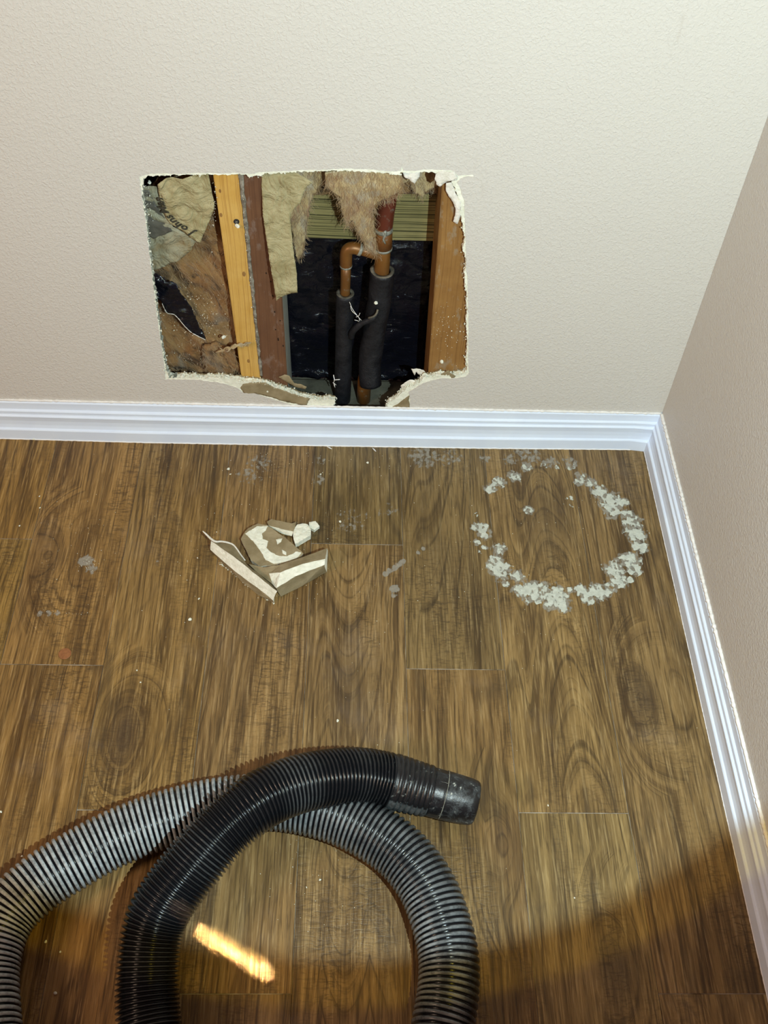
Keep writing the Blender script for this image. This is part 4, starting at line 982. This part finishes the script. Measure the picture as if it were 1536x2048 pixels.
# coin
cpos = on_floor(130, 1308, .0002)
def lathe(name, prof_, mat, parent=None, seg=40):
    vs, fs = [], []
    for r, z in prof_:
        for k in range(seg): a = 2 * math.pi * k / seg; vs.append((r * math.cos(a), r * math.sin(a), z))
    n = len(prof_)
    for i in range(n - 1):
        for k in range(seg): l = (k + 1) % seg; fs.append([i * seg + k, i * seg + l, (i + 1) * seg + l, (i + 1) * seg + k])
    fs.append([(n - 1) * seg + k for k in range(seg)]); fs.append(list(range(seg))[::-1])
    return mesh(name, vs, fs, mat, parent)
coin = lathe('coin', [(.0093, 0), (.0095, .0003), (.0095, .0011), (.0092, .0014), (.0087, .0014), (.0085, .0011), (.004, .00115), (.001, .0012)], MCOIN); coin.location = cpos
tag(coin, 'copper coin lying flat near a board end, left', 'coin')

# ---------------------------------------------------------------- dried plaster ring and dusty smears
def film(name, blobs, step, mat, label, cat, zt=.0009, pad=14, seed=0, thr=.30, sc=150, kind=None, nz_=.55):
    B_ = []
    for x, y, r, w_ in blobs:
        p = on_floor(x, y); pr = on_floor(x + r, y); B_.append((p.x, p.y, (pr - p).length, w_))
    B_ = np.array(B_); x0, x1 = (B_[:, 0] - B_[:, 2] * 1.3).min(), (B_[:, 0] + B_[:, 2] * 1.3).max(); y0, y1 = (B_[:, 1] - B_[:, 2] * 1.3).min(), (B_[:, 1] + B_[:, 2] * 1.3).max()
    nx, ny = int((x1 - x0) / step) + 1, int((y1 - y0) / step) + 1
    gx, gy = np.meshgrid(x0 + np.arange(nx) * step, y0 + np.arange(ny) * step, indexing='ij')
    M_ = np.zeros((nx, ny))
    for bx, by, r, w_ in B_:
        d2 = ((gx - bx) ** 2 + (gy - by) ** 2) / (r * r); M_ = np.maximum(M_, w_ * np.clip(1.25 - d2, 0, 1))
    idx = {}; vs, fs, den = [], [], []
    val = np.zeros((nx, ny))
    cand = np.argwhere(M_ > .03)
    for i, j in cand:
        n_ = fbm(gx[i, j] * sc, gy[i, j] * sc * .8, seed, 4); val[i, j] = M_[i, j] + n_ * nz_
    ok = (val > thr) & (M_ > .03)
    def vid(i, j):
        if (i, j) not in idx:
            h = .00015 + zt * max(0.0, min(1.0, (val[i, j] - thr) * 2.2)) * (.6 + .8 * abs(mn.noise(Vector((gx[i, j] * 400, gy[i, j] * 400, 3)))))
            idx[(i, j)] = len(vs); vs.append((gx[i, j], gy[i, j], h)); den.append(float(max(0, min(1, (val[i, j] - thr) * 1.5 + .15))))
        return idx[(i, j)]
    for i, j in np.argwhere(ok[:-1, :-1] & ok[1:, :-1] & ok[:-1, 1:] & ok[1:, 1:]): fs.append([vid(i, j), vid(i + 1, j), vid(i + 1, j + 1), vid(i, j + 1)])
    o = mesh(name, vs, fs, mat, None, True, recalc=False); a = o.data.attributes.new('dens', 'FLOAT', 'POINT'); a.data.foreach_set('value', den)
    tag(o, label, cat, kind=kind); c = Vector((float((x0 + x1) / 2), float((y0 + y1) / 2), 0)); return settle(o, c)
RB = [(230, 300, 44, 1), (300, 250, 48, .95), (420, 205, 48, .85), (510, 130, 42, .62), (640, 130, 30, .42), (740, 130, 30, .42), (850, 130, 34, .6), (930, 200, 38, .62), (910, 250, 34, .95), (1000, 250, 48, .7), (1070, 320, 62, .9),
      (1160, 400, 88, 1), (1170, 480, 60, .8), (1260, 400, 38, .85), (1280, 500, 52, .8), (1320, 560, 72, .8), (1350, 650, 72, 1), (1380, 740, 62, 1), (1290, 650, 40, .55), (1310, 850, 74, 1), (1340, 920, 52, .95), (1220, 860, 40, .6), (1190, 920, 72, .9),
      (1220, 1000, 62, 1), (1310, 1000, 28, 1), (1150, 1060, 52, .9), (1060, 1090, 74, 1), (980, 1140, 54, .95), (930, 1080, 52, .9), (840, 1080, 26, 1), (740, 1130, 92, 1), (780, 1190, 62, .95), (560, 1090, 94, 1), (450, 1080, 54, .95), (640, 1060, 52, .9),
      (440, 970, 52, .8), (400, 920, 30, .5), (310, 930, 78, 1), (280, 850, 52, .9), (230, 890, 34, .95), (300, 760, 52, .7), (170, 610, 54, 1), (190, 660, 38, 1), (130, 710, 28, .9), (185, 750, 24, .9), (150, 790, 25, .5), (125, 500, 30, .42),
      (110, 590, 32, .7), (530, 465, 38, .75), (840, 400, 50, .40), (1100, 900, 40, .5), (680, 1200, 42, .7), (350, 1030, 28, .6), (1430, 640, 26, .5)]
film('plaster_ring', [(920 + x / 3.84, 900 + y / 3.84, r / 3.84 * 1.16, w_) for x, y, r, w_ in RB], .0010, MFILM, 'ring of dried white plaster left by a bucket near the corner', 'plaster residue', .0012, seed=3, kind='stuff', sc=120, nz_=1.05, thr=.36)
film('plaster_haze', [(920 + x / 3.84, 900 + y / 3.84, r / 3.84 * 1.45, .75) for x, y, r, w_ in RB if w_ > .55] + [(970, 918, 14, .6), (1020, 918, 18, .6), (1070, 918, 14, .6), (1100, 925, 20, .6), (1140, 925, 20, .6)], .0016, MFILM2,
     'faint white plaster haze around the dried ring', 'plaster residue', .0001, seed=9, thr=.22, kind='stuff')
film('plaster_smear', [(172, 1122, 18, .9), (182, 1138, 14, .8), (80, 1228, 10, .7), (98, 1227, 9, .7), (115, 1225, 8, .7), (310, 1125, 12, .5)], .0012, MFILM2, 'dusty white smear on the boards at the left', 'plaster residue', .0001, seed=5, thr=.25, kind='stuff')
film('plaster_smear', [(772, 1148, 8, .9), (780, 1142, 8, .9), (789, 1136, 8, 1), (798, 1129, 8, 1), (806, 1123, 7, 1), (836, 1106, 6, .8), (846, 1097, 6, .8), (789, 1178, 12, 1), (788, 1190, 8, .7)], .0010, MFILM2,
     'thin chalky scrape marks right of the drywall scraps', 'plaster residue', .0001, seed=6, thr=.22, kind='stuff')
film('plaster_smear', [(520, 925, 30, .5), (500, 950, 30, .5), (640, 960, 16, .6), (642, 920, 12, .6), (700, 1040, 40, .4), (775, 1020, 25, .4), (848, 912, 40, .6), (900, 915, 30, .5), (1055, 905, 30, .6)], .0016, MFILM2,
     'pale dust film in front of the back skirting', 'plaster residue', .0001, seed=8, thr=.25, kind='stuff')
